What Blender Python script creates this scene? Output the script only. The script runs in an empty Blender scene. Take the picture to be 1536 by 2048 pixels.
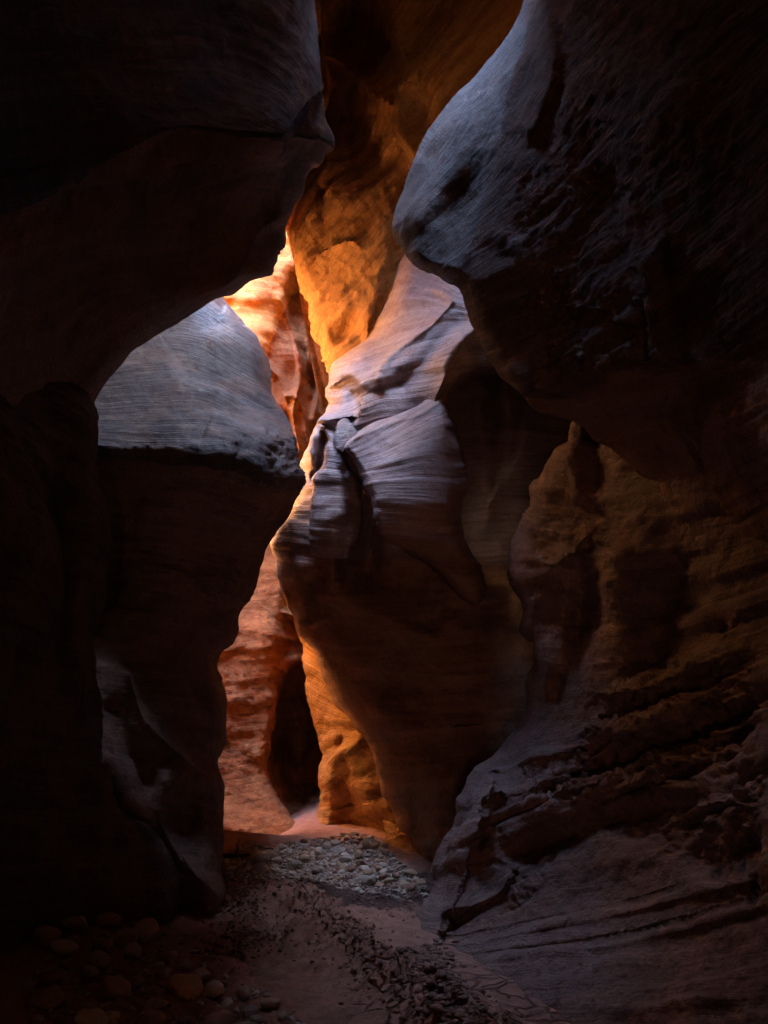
import bpy, math, random
import numpy as np
from mathutils import Vector

# ------------------------------------------------------------------ camera, sky, sun, exposure
CZ, F, CX, CY = 1.5, 1600.0, 768.0, 1400.0           # eye height (m), focal length and principal point of the 1536x2048 frame
scene = bpy.context.scene
cam_data = bpy.data.cameras.new('camera'); cam = bpy.data.objects.new('camera', cam_data)
scene.collection.objects.link(cam); scene.camera = cam
cam.location = (0, 0, CZ); cam.rotation_euler = (math.radians(90), 0, 0)
cam_data.sensor_fit = 'VERTICAL'; cam_data.sensor_height = 24.0
cam_data.lens = 24.0 * F / 2048.0
cam_data.shift_y = (CY - 1024.0) / 2048.0
cam_data.clip_start = 0.05; cam_data.clip_end = 500

SUN = Vector((0.40, -0.08, 0.91)).normalized()
world = bpy.data.worlds.new('World'); scene.world = world; world.use_nodes = True
wn = world.node_tree.nodes; wl = world.node_tree.links
sky = wn.new('ShaderNodeTexSky'); sky.sky_type = 'NISHITA'; sky.sun_disc = False
sky.sun_elevation = math.asin(SUN.z); sky.sun_rotation = math.atan2(SUN.x, SUN.y)
wn['Background'].inputs['Strength'].default_value = 0.105
wl.new(sky.outputs[0], wn['Background'].inputs['Color'])
sun_data = bpy.data.lights.new('sun', 'SUN'); sun_data.energy = 3.8; sun_data.angle = math.radians(0.5)
sun_data.color = (1.0, 0.93, 0.82)
sun = bpy.data.objects.new('sun', sun_data); scene.collection.objects.link(sun)
sun.rotation_euler = SUN.to_track_quat('Z', 'Y').to_euler(); sun.location = (4, -4, 16)

scene.view_settings.view_transform = 'Standard'; scene.view_settings.look = 'None'
scene.view_settings.gamma = 1.0; scene.view_settings.use_curve_mapping = False
scene.view_settings.exposure = 7.15
scene.render.engine = 'CYCLES'
scene.cycles.max_bounces = 8; scene.cycles.diffuse_bounces = 7; scene.cycles.glossy_bounces = 2
scene.cycles.use_denoising = True
scene.cycles.use_guiding = True
scene.cycles.denoising_prefilter = 'NONE'
scene.cycles.caustics_reflective = False; scene.cycles.caustics_refractive = False
scene.cycles.sample_clamp_indirect = 0.8

rng = np.random.default_rng(7); random.seed(7)

# ------------------------------------------------------------------ numeric helpers
def hash3(ix, iy, iz, seed):
    h = (ix * 374761393 + iy * 668265263 + iz * 2147483647 + seed * 974634777) & 0xFFFFFFFF
    h = ((h ^ (h >> 13)) * 1274126177) & 0xFFFFFFFF
    h = ((h ^ (h >> 16)) * 2246822519) & 0xFFFFFFFF
    return (h ^ (h >> 15)) & 0xFFFFFFFF

def noise(p, seed=0):
    """value noise in [-1,1] at points p (n,3), quintic fade"""
    i = np.floor(p).astype(np.int64); f = p - i
    u = f * f * f * (f * (f * 6 - 15) + 10)
    out = 0
    for dx in (0, 1):
        wx = u[:, 0] if dx else 1 - u[:, 0]
        for dy in (0, 1):
            wy = u[:, 1] if dy else 1 - u[:, 1]
            for dz in (0, 1):
                wz = u[:, 2] if dz else 1 - u[:, 2]
                v = hash3(i[:, 0] + dx, i[:, 1] + dy, i[:, 2] + dz, seed).astype(np.float64) / 2147483647.5 - 1
                out = out + wx * wy * wz * v
    return out

def fbm(p, octaves=4, seed=0, gain=0.5):
    a, s, tot = 1.0, 0, 0
    for o in range(octaves):
        s = s + a * noise(p * 2 ** o + 17.3 * o, seed + o); tot += a; a *= gain
    return s / tot

def smooth(x, a, b):
    t = np.clip((x - a) / (b - a), 0, 1); return t * t * (3 - 2 * t)

def spline(pts, n=6, closed=True):
    """Catmull-Rom (centripetal-ish) through points of any width"""
    P = np.array(pts, float); m = len(P); out = []
    for i in range(m if closed else m - 1):
        p0, p1, p2, p3 = (P[(i - 1) % m], P[i], P[(i + 1) % m], P[(i + 2) % m]) if closed else \
            (P[max(i - 1, 0)], P[i], P[i + 1], P[min(i + 2, m - 1)])
        d = np.hypot(*(p2 - p1)[:2]); k1 = min(1, 2.0 * d / (np.hypot(*(p2 - p0)[:2]) + 1e-6)); k2 = min(1, 2.0 * d / (np.hypot(*(p3 - p1)[:2]) + 1e-6))
        m1 = 0.5 * (p2 - p0) * k1 * 0.9; m2 = 0.5 * (p3 - p1) * k2 * 0.9
        for k in range(n):
            t = k / n; t2 = t * t; t3 = t2 * t
            out.append((2 * t3 - 3 * t2 + 1) * p1 + (t3 - 2 * t2 + t) * m1 + (-2 * t3 + 3 * t2) * p2 + (t3 - t2) * m2)
    if not closed: out.append(P[-1])
    return np.array(out)

def near_poly(q, poly, closed=True):
    """distance, nearest point, segment index, parameter and side for points q against a polyline"""
    A = poly[:, :2]; B = np.roll(A, -1, 0)
    if not closed: A, B = A[:-1], B[:-1]
    D = B - A; L = (D ** 2).sum(1) + 1e-9
    n = len(q); bd = np.full(n, 1e18); bi = np.zeros(n, int); bt = np.zeros(n); bs = np.zeros(n)
    for j in range(len(A)):
        w = q - A[j]
        t = np.clip((w @ D[j]) / L[j], 0, 1)
        e = w - t[:, None] * D[j]
        d = (e ** 2).sum(1)
        k = d < bd
        bd[k] = d[k]; bi[k] = j; bt[k] = t[k]; bs[k] = np.sign(D[j, 0] * w[k, 1] - D[j, 1] * w[k, 0])
    near = A[bi] + bt[:, None] * D[bi]
    return np.sqrt(bd), near, bi, bt, bs

def inside(q, poly):
    A = poly[:, :2]; B = np.roll(A, -1, 0); c = np.zeros(len(q), bool)
    for a, b in zip(A, B):
        if a[1] == b[1]: continue
        k = (a[1] > q[:, 1]) != (b[1] > q[:, 1])
        x = a[0] + (q[:, 1] - a[1]) * (b[0] - a[0]) / (b[1] - a[1])
        c ^= k & (q[:, 0] < x)
    return c

def grid_inside(lo, step, nx, ny, poly):
    xs = lo[0] + step * np.arange(nx); out = np.zeros((ny, nx), bool)
    A = poly[:, :2]; B = np.roll(A, -1, 0)
    for r in range(ny):
        y = lo[1] + step * r; k = (A[:, 1] > y) != (B[:, 1] > y)
        if k.any():
            x = np.sort(A[k, 0] + (y - A[k, 1]) * (B[k, 0] - A[k, 0]) / (B[k, 1] - A[k, 1]))
            out[r] = (len(x) - np.searchsorted(x, xs, 'right')) % 2 == 1
    return out

def grid_dist(lo, step, nx, ny, poly, R, closed=True):
    """as near_poly on a regular grid, exact within R of the line, 1e9 beyond"""
    A = poly[:, :2]; B = np.roll(A, -1, 0)
    if not closed: A, B = A[:-1], B[:-1]
    bd = np.full((ny, nx), 1e18); bi = np.zeros((ny, nx), np.int32); bt = np.zeros((ny, nx)); bs = np.zeros((ny, nx))
    for j in range(len(A)):
        a, b = A[j], B[j]; l2 = ((b - a) ** 2).sum() + 1e-9
        x0 = max(int((min(a[0], b[0]) - R - lo[0]) / step), 0); x1 = min(int((max(a[0], b[0]) + R - lo[0]) / step) + 2, nx)
        y0 = max(int((min(a[1], b[1]) - R - lo[1]) / step), 0); y1 = min(int((max(a[1], b[1]) + R - lo[1]) / step) + 2, ny)
        if x0 >= x1 or y0 >= y1: continue
        wx = (lo[0] + step * np.arange(x0, x1) - a[0])[None]; wy = (lo[1] + step * np.arange(y0, y1) - a[1])[:, None]
        dx, dy = b - a
        t = np.clip((wx * dx + wy * dy) / l2, 0, 1); d = (wx - t * dx) ** 2 + (wy - t * dy) ** 2
        sl = (slice(y0, y1), slice(x0, x1)); k = d < bd[sl]
        bd[sl] = np.where(k, d, bd[sl]); bi[sl] = np.where(k, j, bi[sl]); bt[sl] = np.where(k, t, bt[sl]); bs[sl] = np.where(k, np.sign(dx * wy - dy * wx), bs[sl])
    near = A[bi] + bt[..., None] * (B - A)[bi]
    return np.minimum(np.sqrt(bd), 1e9), near, bi, bt, bs

def tps(ctrl, lam=0.02):
    C = np.array(ctrl, float); X = C[:, :2] / 300.0; n = len(C)
    def U(r2): return np.where(r2 > 1e-12, r2 * np.log(r2 + 1e-12), 0)
    K = U(((X[:, None] - X[None]) ** 2).sum(2)) + lam * np.eye(n)
    P = np.c_[np.ones(n), X]
    M = np.zeros((n + 3, n + 3)); M[:n, :n] = K; M[:n, n:] = P; M[n:, :n] = P.T
    w = np.linalg.solve(M, np.r_[C[:, 2], 0, 0, 0])
    def f(q):
        Q = q / 300.0; out = w[n] + Q @ w[n + 1:]
        for j in range(n): out = out + w[j] * U(((Q - X[j]) ** 2).sum(1))
        return out
    return f

def world_pt(px, py, Y):
    return np.stack([(px - CX) / F * Y, Y, CZ + (CY - py) / F * Y], -1)

# ------------------------------------------------------------------ object helpers
COL = scene.collection
def tag(o, label=None, cat=None, group=None, kind=None):
    for k, v in (('label', label), ('category', cat), ('group', group), ('kind', kind)):
        if v: o[k] = v
    return o

def empty(name, loc):
    o = bpy.data.objects.new(name, None); COL.objects.link(o); o.location = loc; o.empty_display_size = 0.2
    return o

def make_mesh(name, verts, faces, mat, attrs=None, normals=None, smooth_shade=True):
    verts = np.asarray(verts, np.float32); faces = np.asarray(faces, np.int32)
    me = bpy.data.meshes.new(name); k = faces.shape[1]
    me.vertices.add(len(verts)); me.vertices.foreach_set('co', verts.ravel())
    me.loops.add(faces.size); me.loops.foreach_set('vertex_index', faces.ravel())
    me.polygons.add(len(faces)); me.polygons.foreach_set('loop_start', np.arange(0, faces.size, k, dtype=np.int32))
    me.update(calc_edges=True); me.validate()
    if smooth_shade: me.polygons.foreach_set('use_smooth', np.ones(len(me.polygons), bool))
    for an, av in (attrs or {}).items():
        a = me.attributes.new(an, 'FLOAT', 'POINT'); a.data.foreach_set('value', np.asarray(av, np.float32))
    if normals is not None and len(me.vertices) == len(normals):
        me.normals_split_custom_set_from_vertices(np.asarray(normals, np.float32))
    me.materials.append(mat)
    return me

def link(name, me, parent=None):
    o = bpy.data.objects.new(name, me); COL.objects.link(o)
    if parent is not None:
        o.parent = parent; o.location = -Vector(parent.location) if parent.type == 'EMPTY' else (0, 0, 0)
    return o

def vnormals(v, f):
    n = np.zeros_like(v)
    if f.shape[1] == 4: fn = np.cross(v[f[:, 2]] - v[f[:, 0]], v[f[:, 3]] - v[f[:, 1]])
    else: fn = np.cross(v[f[:, 1]] - v[f[:, 0]], v[f[:, 2]] - v[f[:, 0]])
    for k in range(f.shape[1]): np.add.at(n, f[:, k], fn)
    return n / (np.linalg.norm(n, axis=1, keepdims=True) + 1e-12)

# ------------------------------------------------------------------ materials
class NT:
    def __init__(s, name):
        s.m = bpy.data.materials.new(name); s.m.use_nodes = True; s.t = s.m.node_tree
        s.n = s.t.nodes; s.l = s.t.links; s.b = s.n['Principled BSDF']
    def node(s, typ, ins=None, **kw):
        o = s.n.new(typ)
        for k, v in kw.items(): setattr(o, k, v)
        for k, v in (ins or {}).items():
            if isinstance(v, bpy.types.NodeSocket): s.l.new(v, o.inputs[k])
            else: o.inputs[k].default_value = v
        return o
    def math(s, op, a, b=0.0, c=None):
        ins = {0: a, 1: b}
        if c is not None: ins[2] = c
        return s.node('ShaderNodeMath', ins, operation=op).outputs[0]
    def noise(s, vec, scale, detail=4.0, rough=0.55, lac=2.0):
        return s.node('ShaderNodeTexNoise', {'Vector': vec, 'Scale': scale, 'Detail': detail, 'Roughness': rough, 'Lacunarity': lac}).outputs[0]
    def ramp(s, fac, stops):
        r = s.node('ShaderNodeValToRGB', {'Fac': fac}); e = r.color_ramp.elements
        while len(e) < len(stops): e.new(0.5)
        for x, (p, c) in zip(e, stops): x.position = p; x.color = (*c, 1) if len(c) == 3 else c
        return r.outputs[0]
    def mix(s, fac, a, b, mode='MIX'):
        o = s.node('ShaderNodeMix', data_type='RGBA', blend_type=mode)
        for k, v in ((0, fac), (6, a), (7, b)):
            if isinstance(v, bpy.types.NodeSocket): s.l.new(v, o.inputs[k])
            else: o.inputs[k].default_value = v if k == 0 else (*v, 1)
        return o.outputs[2]
    def remap(s, v, a, b, c=0.0, d=1.0):
        return s.node('ShaderNodeMapRange', {0: v, 1: a, 2: b, 3: c, 4: d}).outputs[0]

def rock_material(name, c1, c2, c3, stain=(0.05, 0.035, 0.03), stain_amt=0.35, fine=1.0, grain=1.0, pits=0.0,
                  strata=1.0, rough=0.75, spec=0.25, bscale=1.0, patch=None, patch_amt=0.0):
    """bedded sandstone: colour and fine relief follow the 'bed' attribute (metres across the bedding)"""
    t = NT(name)
    pos = t.node('ShaderNodeTexCoord').outputs['Object']
    bed = t.node('ShaderNodeAttribute', attribute_name='bed').outputs['Fac']
    sep = t.node('ShaderNodeSeparateXYZ', {0: pos})
    w = t.noise(pos, 1.7, 3.0)
    bed2 = t.math('MULTIPLY_ADD', w, 0.09, bed)
    def layered(a, b, scale_w=1.0, detail=3.0):
        v = t.node('ShaderNodeCombineXYZ', {0: t.math('MULTIPLY', sep.outputs[0], a), 1: t.math('MULTIPLY', sep.outputs[1], a),
                                            2: t.math('MULTIPLY', bed2, b)}).outputs[0]
        return t.noise(v, 1.0, detail, 0.6)
    s1 = layered(0.5, 9 * bscale); s2 = layered(1.1, 34 * bscale); s3 = layered(2.6, 105 * bscale, detail=4.0)
    blot = t.noise(pos, 1.1, 5.0, 0.6); gr = t.noise(pos, 55.0, 5.0, 0.7); gr2 = t.noise(pos, 14.0, 5.0, 0.65)
    base = t.ramp(t.math('ADD', t.math('MULTIPLY', s1, 0.6), t.math('MULTIPLY', s2, 0.4)), [(0.34, c1), (0.5, c2), (0.66, c3)])
    vary = t.remap(t.noise(pos, 1.9, 3.0), 0.35, 0.65)
    base = t.mix(t.math('MULTIPLY', t.remap(s3, 0.42, 0.62, 0.0, 0.7 * strata), vary), base, stain)
    base = t.mix(t.remap(blot, 0.5, 0.72, 0.0, stain_amt), base, stain)
    if patch_amt:
        pm = t.remap(t.noise(pos, 2.3, 7.0, 0.62), 0.5, 0.56, 0.0, patch_amt)
        base = t.mix(pm, base, patch)
    base = t.mix(t.remap(gr, 0.38, 0.66, 0.0, 0.55), base, t.mix(0.6, base, (0.02, 0.015, 0.012)))
    base = t.mix(t.remap(gr2, 0.5, 0.7, 0.0, 0.45), base, t.mix(0.6, base, (0.02, 0.014, 0.012)))
    h = t.math('MULTIPLY', s2, 0.022 * fine * strata)
    h = t.math('MULTIPLY_ADD', s3, 0.011 * fine * strata, h)
    h = t.math('MULTIPLY_ADD', gr, 0.004 * grain, h)
    h = t.math('MULTIPLY_ADD', gr2, 0.012 * grain, h)
    if pits:
        vo = t.node('ShaderNodeTexVoronoi', {'Vector': pos, 'Scale': 17.0}).outputs['Distance']
        h = t.math('MULTIPLY_ADD', t.remap(vo, 0.0, 0.35, -1.0, 0.0), 0.012 * pits, h)
    bump = t.node('ShaderNodeBump', {'Height': h, 'Strength': 0.9, 'Distance': 1.0})
    t.l.new(bump.outputs[0], t.b.inputs['Normal']); t.l.new(base, t.b.inputs['Base Color'])
    t.l.new(t.remap(gr2, 0.3, 0.7, rough - 0.12, min(1, rough + 0.15)), t.b.inputs['Roughness'])
    t.b.inputs['Specular IOR Level'].default_value = spec
    return t.m

M = {}
M['mauve'] = rock_material('mauve_bedded_sandstone', (0.22, 0.125, 0.115), (0.36, 0.255, 0.245), (0.47, 0.37, 0.355),
                           stain=(0.17, 0.11, 0.11), stain_amt=0.3, rough=0.6, spec=0.4, grain=0.6, strata=0.6)
M['grey'] = rock_material('skylit_grey_varnished_sandstone', (0.06, 0.052, 0.065), (0.125, 0.112, 0.13), (0.235, 0.215, 0.23),  # blue-grey puts sky light into the colour, along with real staining
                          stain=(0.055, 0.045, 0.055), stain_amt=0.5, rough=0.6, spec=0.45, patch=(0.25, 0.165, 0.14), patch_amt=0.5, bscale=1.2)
M['varnish'] = rock_material('shade_darkened_varnish', (0.075, 0.06, 0.063), (0.13, 0.104, 0.106), (0.20, 0.16, 0.16),  # varnish darkened further so the overhangs look shaded and slot walls bounce less
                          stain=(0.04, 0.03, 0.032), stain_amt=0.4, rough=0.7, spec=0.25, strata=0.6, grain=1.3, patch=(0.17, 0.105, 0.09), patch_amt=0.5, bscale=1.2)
M['brown'] = rock_material('brown_smooth_sandstone', (0.25, 0.135, 0.08), (0.34, 0.19, 0.11), (0.42, 0.245, 0.145),
                           stain=(0.085, 0.048, 0.036), stain_amt=0.75, strata=0.35, patch=(0.42, 0.26, 0.18), patch_amt=0.55, pits=0.5, grain=1.3)
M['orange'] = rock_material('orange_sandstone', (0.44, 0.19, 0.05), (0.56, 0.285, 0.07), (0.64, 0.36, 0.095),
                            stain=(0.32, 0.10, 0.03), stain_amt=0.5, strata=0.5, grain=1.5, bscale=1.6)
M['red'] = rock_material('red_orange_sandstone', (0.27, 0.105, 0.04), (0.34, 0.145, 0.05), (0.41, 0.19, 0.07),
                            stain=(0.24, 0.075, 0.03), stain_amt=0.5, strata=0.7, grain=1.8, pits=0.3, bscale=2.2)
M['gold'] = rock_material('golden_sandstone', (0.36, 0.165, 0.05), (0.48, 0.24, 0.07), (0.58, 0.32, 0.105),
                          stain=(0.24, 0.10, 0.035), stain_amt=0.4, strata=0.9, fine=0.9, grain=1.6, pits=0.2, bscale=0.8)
M['rough'] = rock_material('rough_flaked_sandstone', (0.21, 0.14, 0.125), (0.31, 0.21, 0.185), (0.40, 0.28, 0.25),
                           stain=(0.11, 0.065, 0.055), stain_amt=0.55, strata=0.55, grain=2.0, pits=0.8, patch=(0.43, 0.26, 0.20), patch_amt=0.45)
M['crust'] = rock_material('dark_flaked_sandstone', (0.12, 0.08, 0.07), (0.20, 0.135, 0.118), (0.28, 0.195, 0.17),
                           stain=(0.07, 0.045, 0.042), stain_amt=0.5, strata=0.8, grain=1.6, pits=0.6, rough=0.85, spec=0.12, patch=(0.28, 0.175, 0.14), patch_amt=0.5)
M['rim'] = rock_material('rim_sandstone', (0.46, 0.21, 0.07), (0.56, 0.27, 0.095), (0.62, 0.33, 0.13))

# ------------------------------------------------------------------ the sculpting tool: a rock mass with its own distance, relief and thickness
def patch(parts, outline, depth, strokes=(), bed=None, bedz=(0, 0, 1), step=4.0, lump=0.05, mid=0.014, terr=0.012,
          fine=0.004, rnd=(0, 0), skirt=1.2, seed=0, parent=None, rough_zones=(), lumpf=1.1, skirt_low=None):
    """outline: (px,py[,radius,roll]) corners of the mass as seen from the eye; depth: (px,py,metres);
    parts: [(name, material, polygon or None)], the first polygon that holds a face takes it"""
    O = np.array([tuple(o) + tuple(rnd) if len(o) == 2 else o for o in outline], float)
    poly = spline(O, 6)
    lo = poly[:, :2].min(0) - 2 * step; hi = poly[:, :2].max(0) + 2 * step
    nx = int((hi[0] - lo[0]) / step) + 2; ny = int((hi[1] - lo[1]) / step) + 2
    gx, gy = np.meshgrid(lo[0] + step * np.arange(nx), lo[1] + step * np.arange(ny))
    q = np.c_[gx.ravel(), gy.ravel()]
    d, near, si, st, _ = (a.reshape(nx * ny, -1).squeeze() for a in grid_dist(lo, step, nx, ny, poly, 90.0))
    ins = grid_inside(lo, step, nx, ny, poly).ravel(); sd = np.where(ins, d, -d)
    keep = sd > -0.75 * step
    snap = keep & (sd < 0.4 * step)
    q[snap] = near[snap]; sd = np.where(snap, 0.0, np.maximum(sd, 0))
    idx = np.arange(nx * ny).reshape(ny, nx)
    f = np.stack([idx[:-1, :-1], idx[1:, :-1], idx[1:, 1:], idx[:-1, 1:]], -1).reshape(-1, 4)
    f = f[keep[f].all(1)]
    # drop quads whose centre fell outside
    c = q[f].mean(1); snf = snap[f].any(1); ok = np.ones(len(f), bool); ok[snf] = inside(c[snf], poly); f = f[ok]
    used = np.unique(f); remap = np.full(nx * ny, -1); remap[used] = np.arange(len(used))
    f = remap[f]; q = q[used]; sd = sd[used]; si = si[used]; st = st[used]; near = near[used]
    e = np.concatenate([f[:, [0, 1]], f[:, [1, 2]], f[:, [2, 3]], f[:, [3, 0]]]); key = np.sort(e, 1)
    _, inv, cnt = np.unique(key[:, 0].astype(np.int64) * (len(q) + 1) + key[:, 1], return_inverse=True, return_counts=True)
    be = e[cnt[inv.ravel()] == 1]; bv = np.unique(be); q[bv] = near[bv]; sd[bv] = 0.0
    nxt = np.roll(poly, -1, 0)
    rk = poly[si, 2:4] * (1 - st[:, None]) + nxt[si, 2:4] * st[:, None]
    Y = tps(depth)(q)
    for s in strokes:
        k = s[0]
        if k == 'e':
            _, ex, ey, rx, ry, ang, amt = s; a = math.radians(ang)
            u = ((q[:, 0] - ex) * math.cos(a) + (q[:, 1] - ey) * math.sin(a)) / rx
            v = (-(q[:, 0] - ex) * math.sin(a) + (q[:, 1] - ey) * math.cos(a)) / ry
            Y = Y - amt * np.exp(-1.6 * (u * u + v * v))
            continue
        pl = spline(s[1], 5, False); R = {'b': 2.6 * s[2], 'r': 6 * s[2], 's': 2.4 * (s[4] if k == 's' else 0)}[k]
        dd, _, _, _, side = grid_dist(lo, step, nx, ny, pl, R, False); dd = np.minimum(dd.ravel()[used], 1e5); side = side.ravel()[used]
        if k == 'b': Y = Y - s[3] * np.exp(-(dd / s[2]) ** 2)
        elif k == 'r': Y = Y - s[3] * np.exp(-dd / s[2])
        elif k == 's':                                  # a step: the side to the left of the stroke stands proud
            sg = -side * dd
            Y = Y - s[3] * (1 / (1 + np.exp(-np.clip(sg / s[2], -30, 30))) - 0.5) * np.exp(-(dd / s[4]) ** 2)
    r = np.maximum(rk[:, 0], 1e-3); t = np.clip(sd / r, 0, 1)
    Y = Y + np.where(rk[:, 0] > 0.5, rk[:, 1] * (1 - np.sqrt(np.clip(1 - (1 - t) ** 2, 0, 1))), 0)
    v = world_pt(q[:, 0], q[:, 1], Y)
    # skirt: the sides of the mass run back into the rock
    bmap = np.full(len(q), -1); bmap[bv] = np.arange(len(bv))
    cen = np.array([q[:, 0].mean(), q[:, 1].mean()])
    _, _, bsi, _, _ = near_poly(q[bv], poly)
    tang = np.roll(poly[:, :2], -1, 0)[bsi] - poly[bsi, :2]; nrm = np.c_[-tang[:, 1], tang[:, 0]]
    nrm /= np.linalg.norm(nrm, axis=1, keepdims=True) + 1e-9
    area = 0.5 * np.sum(poly[:, 0] * np.roll(poly[:, 1], -1) - np.roll(poly[:, 0], -1) * poly[:, 1])
    if area < 0: nrm = -nrm
    bedv = tps([(x, y, val) for val, pl in bed for x, y in pl], 0.01)(q) if bed else v @ np.array(bedz, float)
    allv, allb, nf = [v], [bedv], [f]
    prev = bv.copy(); off = len(v); nring = 5
    for kx in range(1, nring + 1):
        tt = kx / nring
        qq = q[bv] + nrm * (14.0 * tt ** 1.5); YY = Y[bv] + (skirt + (skirt_low[1] * smooth(q[bv, 1], skirt_low[0], skirt_low[0] + 200) if skirt_low else 0)) * tt ** 1.4
        ring = world_pt(qq[:, 0], qq[:, 1], YY); allv.append(ring); allb.append(bedv[bv])
        cur = off + np.arange(len(bv))
        a0 = prev if kx == 1 else off - len(bv) + np.arange(len(bv))
        nf.append(np.c_[a0[bmap[be[:, 1]]], a0[bmap[be[:, 0]]], cur[bmap[be[:, 0]]], cur[bmap[be[:, 1]]]])
        off += len(bv)
    nface = len(f)
    v = np.concatenate(allv); bedv = np.concatenate(allb); f = np.concatenate(nf)
    n = vnormals(v, f)
    so = seed * 31.7
    hgt = lump * fbm(v * lumpf + so, 3, seed) + mid * fbm(v * 4.5 + so, 4, seed + 5)
    wb = bedv + 0.05 * fbm(v * 1.5 + so, 2, seed + 9)
    P1 = np.c_[v[:, 0] * 0.5, v[:, 1] * 0.5, wb * 6.0]; P2 = np.c_[v[:, 0] * 1.2, v[:, 1] * 1.2, wb * 20.0]
    amp = 0.5 + 0.5 * noise(v * 0.9 + so, seed + 3)
    n1 = noise(P1, seed + 11); n2 = noise(P2, seed + 12)
    hgt += terr * (np.clip(n1 * 2.2, -1, 1) + 0.5 * n2 * (0.4 + amp)) + fine * fbm(v * 16, 3, seed + 21)
    nq = len(q)
    for rz in rough_zones:                               # broken, flaky ground: polygon px, amplitude m
        zp = np.array(rz[0], float); dz, _, _, _, _ = near_poly(q, zp); iz = inside(q, zp)
        wz = np.zeros(len(v)); wz[:nq] = np.where(iz, smooth(dz, 0, rz[2]), 0)
        on = np.nonzero(wz > 0)[0]; vv = v[on]; bb = wb[on]
        pv = np.c_[vv[:, 0], vv[:, 1], bb * 2.2] * rz[3] * 0.5
        a = fbm(pv, 5, seed + 31, 0.6) * 3.2; pl_ = np.floor(a) + smooth(a - np.floor(a), 0.55, 1.0)        # plates with broken edges
        b = fbm(pv * 2.7 + 5, 4, seed + 33, 0.6) * 2.6; pl2 = np.floor(b) + smooth(b - np.floor(b), 0.6, 1.0)
        hgt[on] += wz[on] * rz[1] * (0.55 * pl_ + 0.22 * pl2 + 0.25 * fbm(vv * 15, 3, seed + 40) - 0.3 * np.clip(0.10 - np.abs(noise(vv * 7, seed + 44)), 0, 1) * 10)
    v = v + n * hgt[:, None]
    n = vnormals(v, f)
    # parts
    fc = np.full(len(f), len(parts) - 1)
    qc = np.concatenate([q[f[:nface]].mean(1), np.repeat(cen[None], len(f) - nface, 0)])
    bm = np.concatenate([nf_ for nf_ in [np.tile(be[:, 0], nring)]]); qc[nface:] = q[bm]
    left = np.ones(len(f), bool)
    for k, (_, _, pg) in enumerate(parts):
        if pg is None: fc[left] = k; break
        inn = inside(qc, np.array(spline(pg, 3), float)) & left; fc[inn] = k; left &= ~inn
    objs = []
    for k, (nm, mat, _) in enumerate(parts):
        ff = f[fc == k]
        if not len(ff): continue
        us = np.unique(ff); rm = np.full(len(v), -1); rm[us] = np.arange(len(us))
        me = make_mesh(nm, v[us], rm[ff], mat, {'bed': bedv[us]}, n[us])
        objs.append(link(nm, me, parent))
    return objs

def rock(name, base, label, cat):
    return tag(empty(name, base), label, cat, kind='thing')
# ------------------------------------------------------------------ LEFT OVERHANG
root = rock('rock_overhang', (-1.6, 5.0, 3.6), 'dark rock overhang arching in from the upper left above the blue-grey buttress', 'rock overhang')
V = (45, 0.5); V2 = (26, 0.35)
A_out = [(610, -260, 0, 0), (628, -120, *V), (632, 0, *V), (640, 60, *V), (648, 110, *V), (652, 160, *V), (657, 195, *V), (664, 240, *V), (671, 280, *V2), (668, 310, *V2),
         (655, 322, *V2), (640, 340, *V2), (622, 365, *V2), (612, 395, *V2), (598, 415, *V2), (588, 430, *V2), (578, 452, *V2), (576, 480, *V2), (572, 495, *V2),
         (560, 512, *V2), (555, 540, *V2), (547, 553, *V2), (530, 560, *V2), (505, 570, *V2), (485, 585, *V2), (465, 595, *V2), (440, 598, *V2), (415, 608, *V2),
         (395, 622, *V2), (370, 636, *V2), (330, 655, *V2), (290, 680, *V2), (262, 700, *V2), (240, 725, *V2), (220, 748, *V2), (205, 770, *V2), (192, 795, *V2),
         (172, 822, *V2), (150, 850, *V2), (120, 890, *V2), (90, 930, *V2), (60, 985, *V2), (20, 1040, 0, 0), (-220, 1100, 0, 0), (-260, 400, 0, 0), (-220, -260, 0, 0)]
lipA = [(150, 360), (300, 300), (380, 268), (480, 285), (560, 300), (592, 290), (615, 240), (640, 190)]
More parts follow.
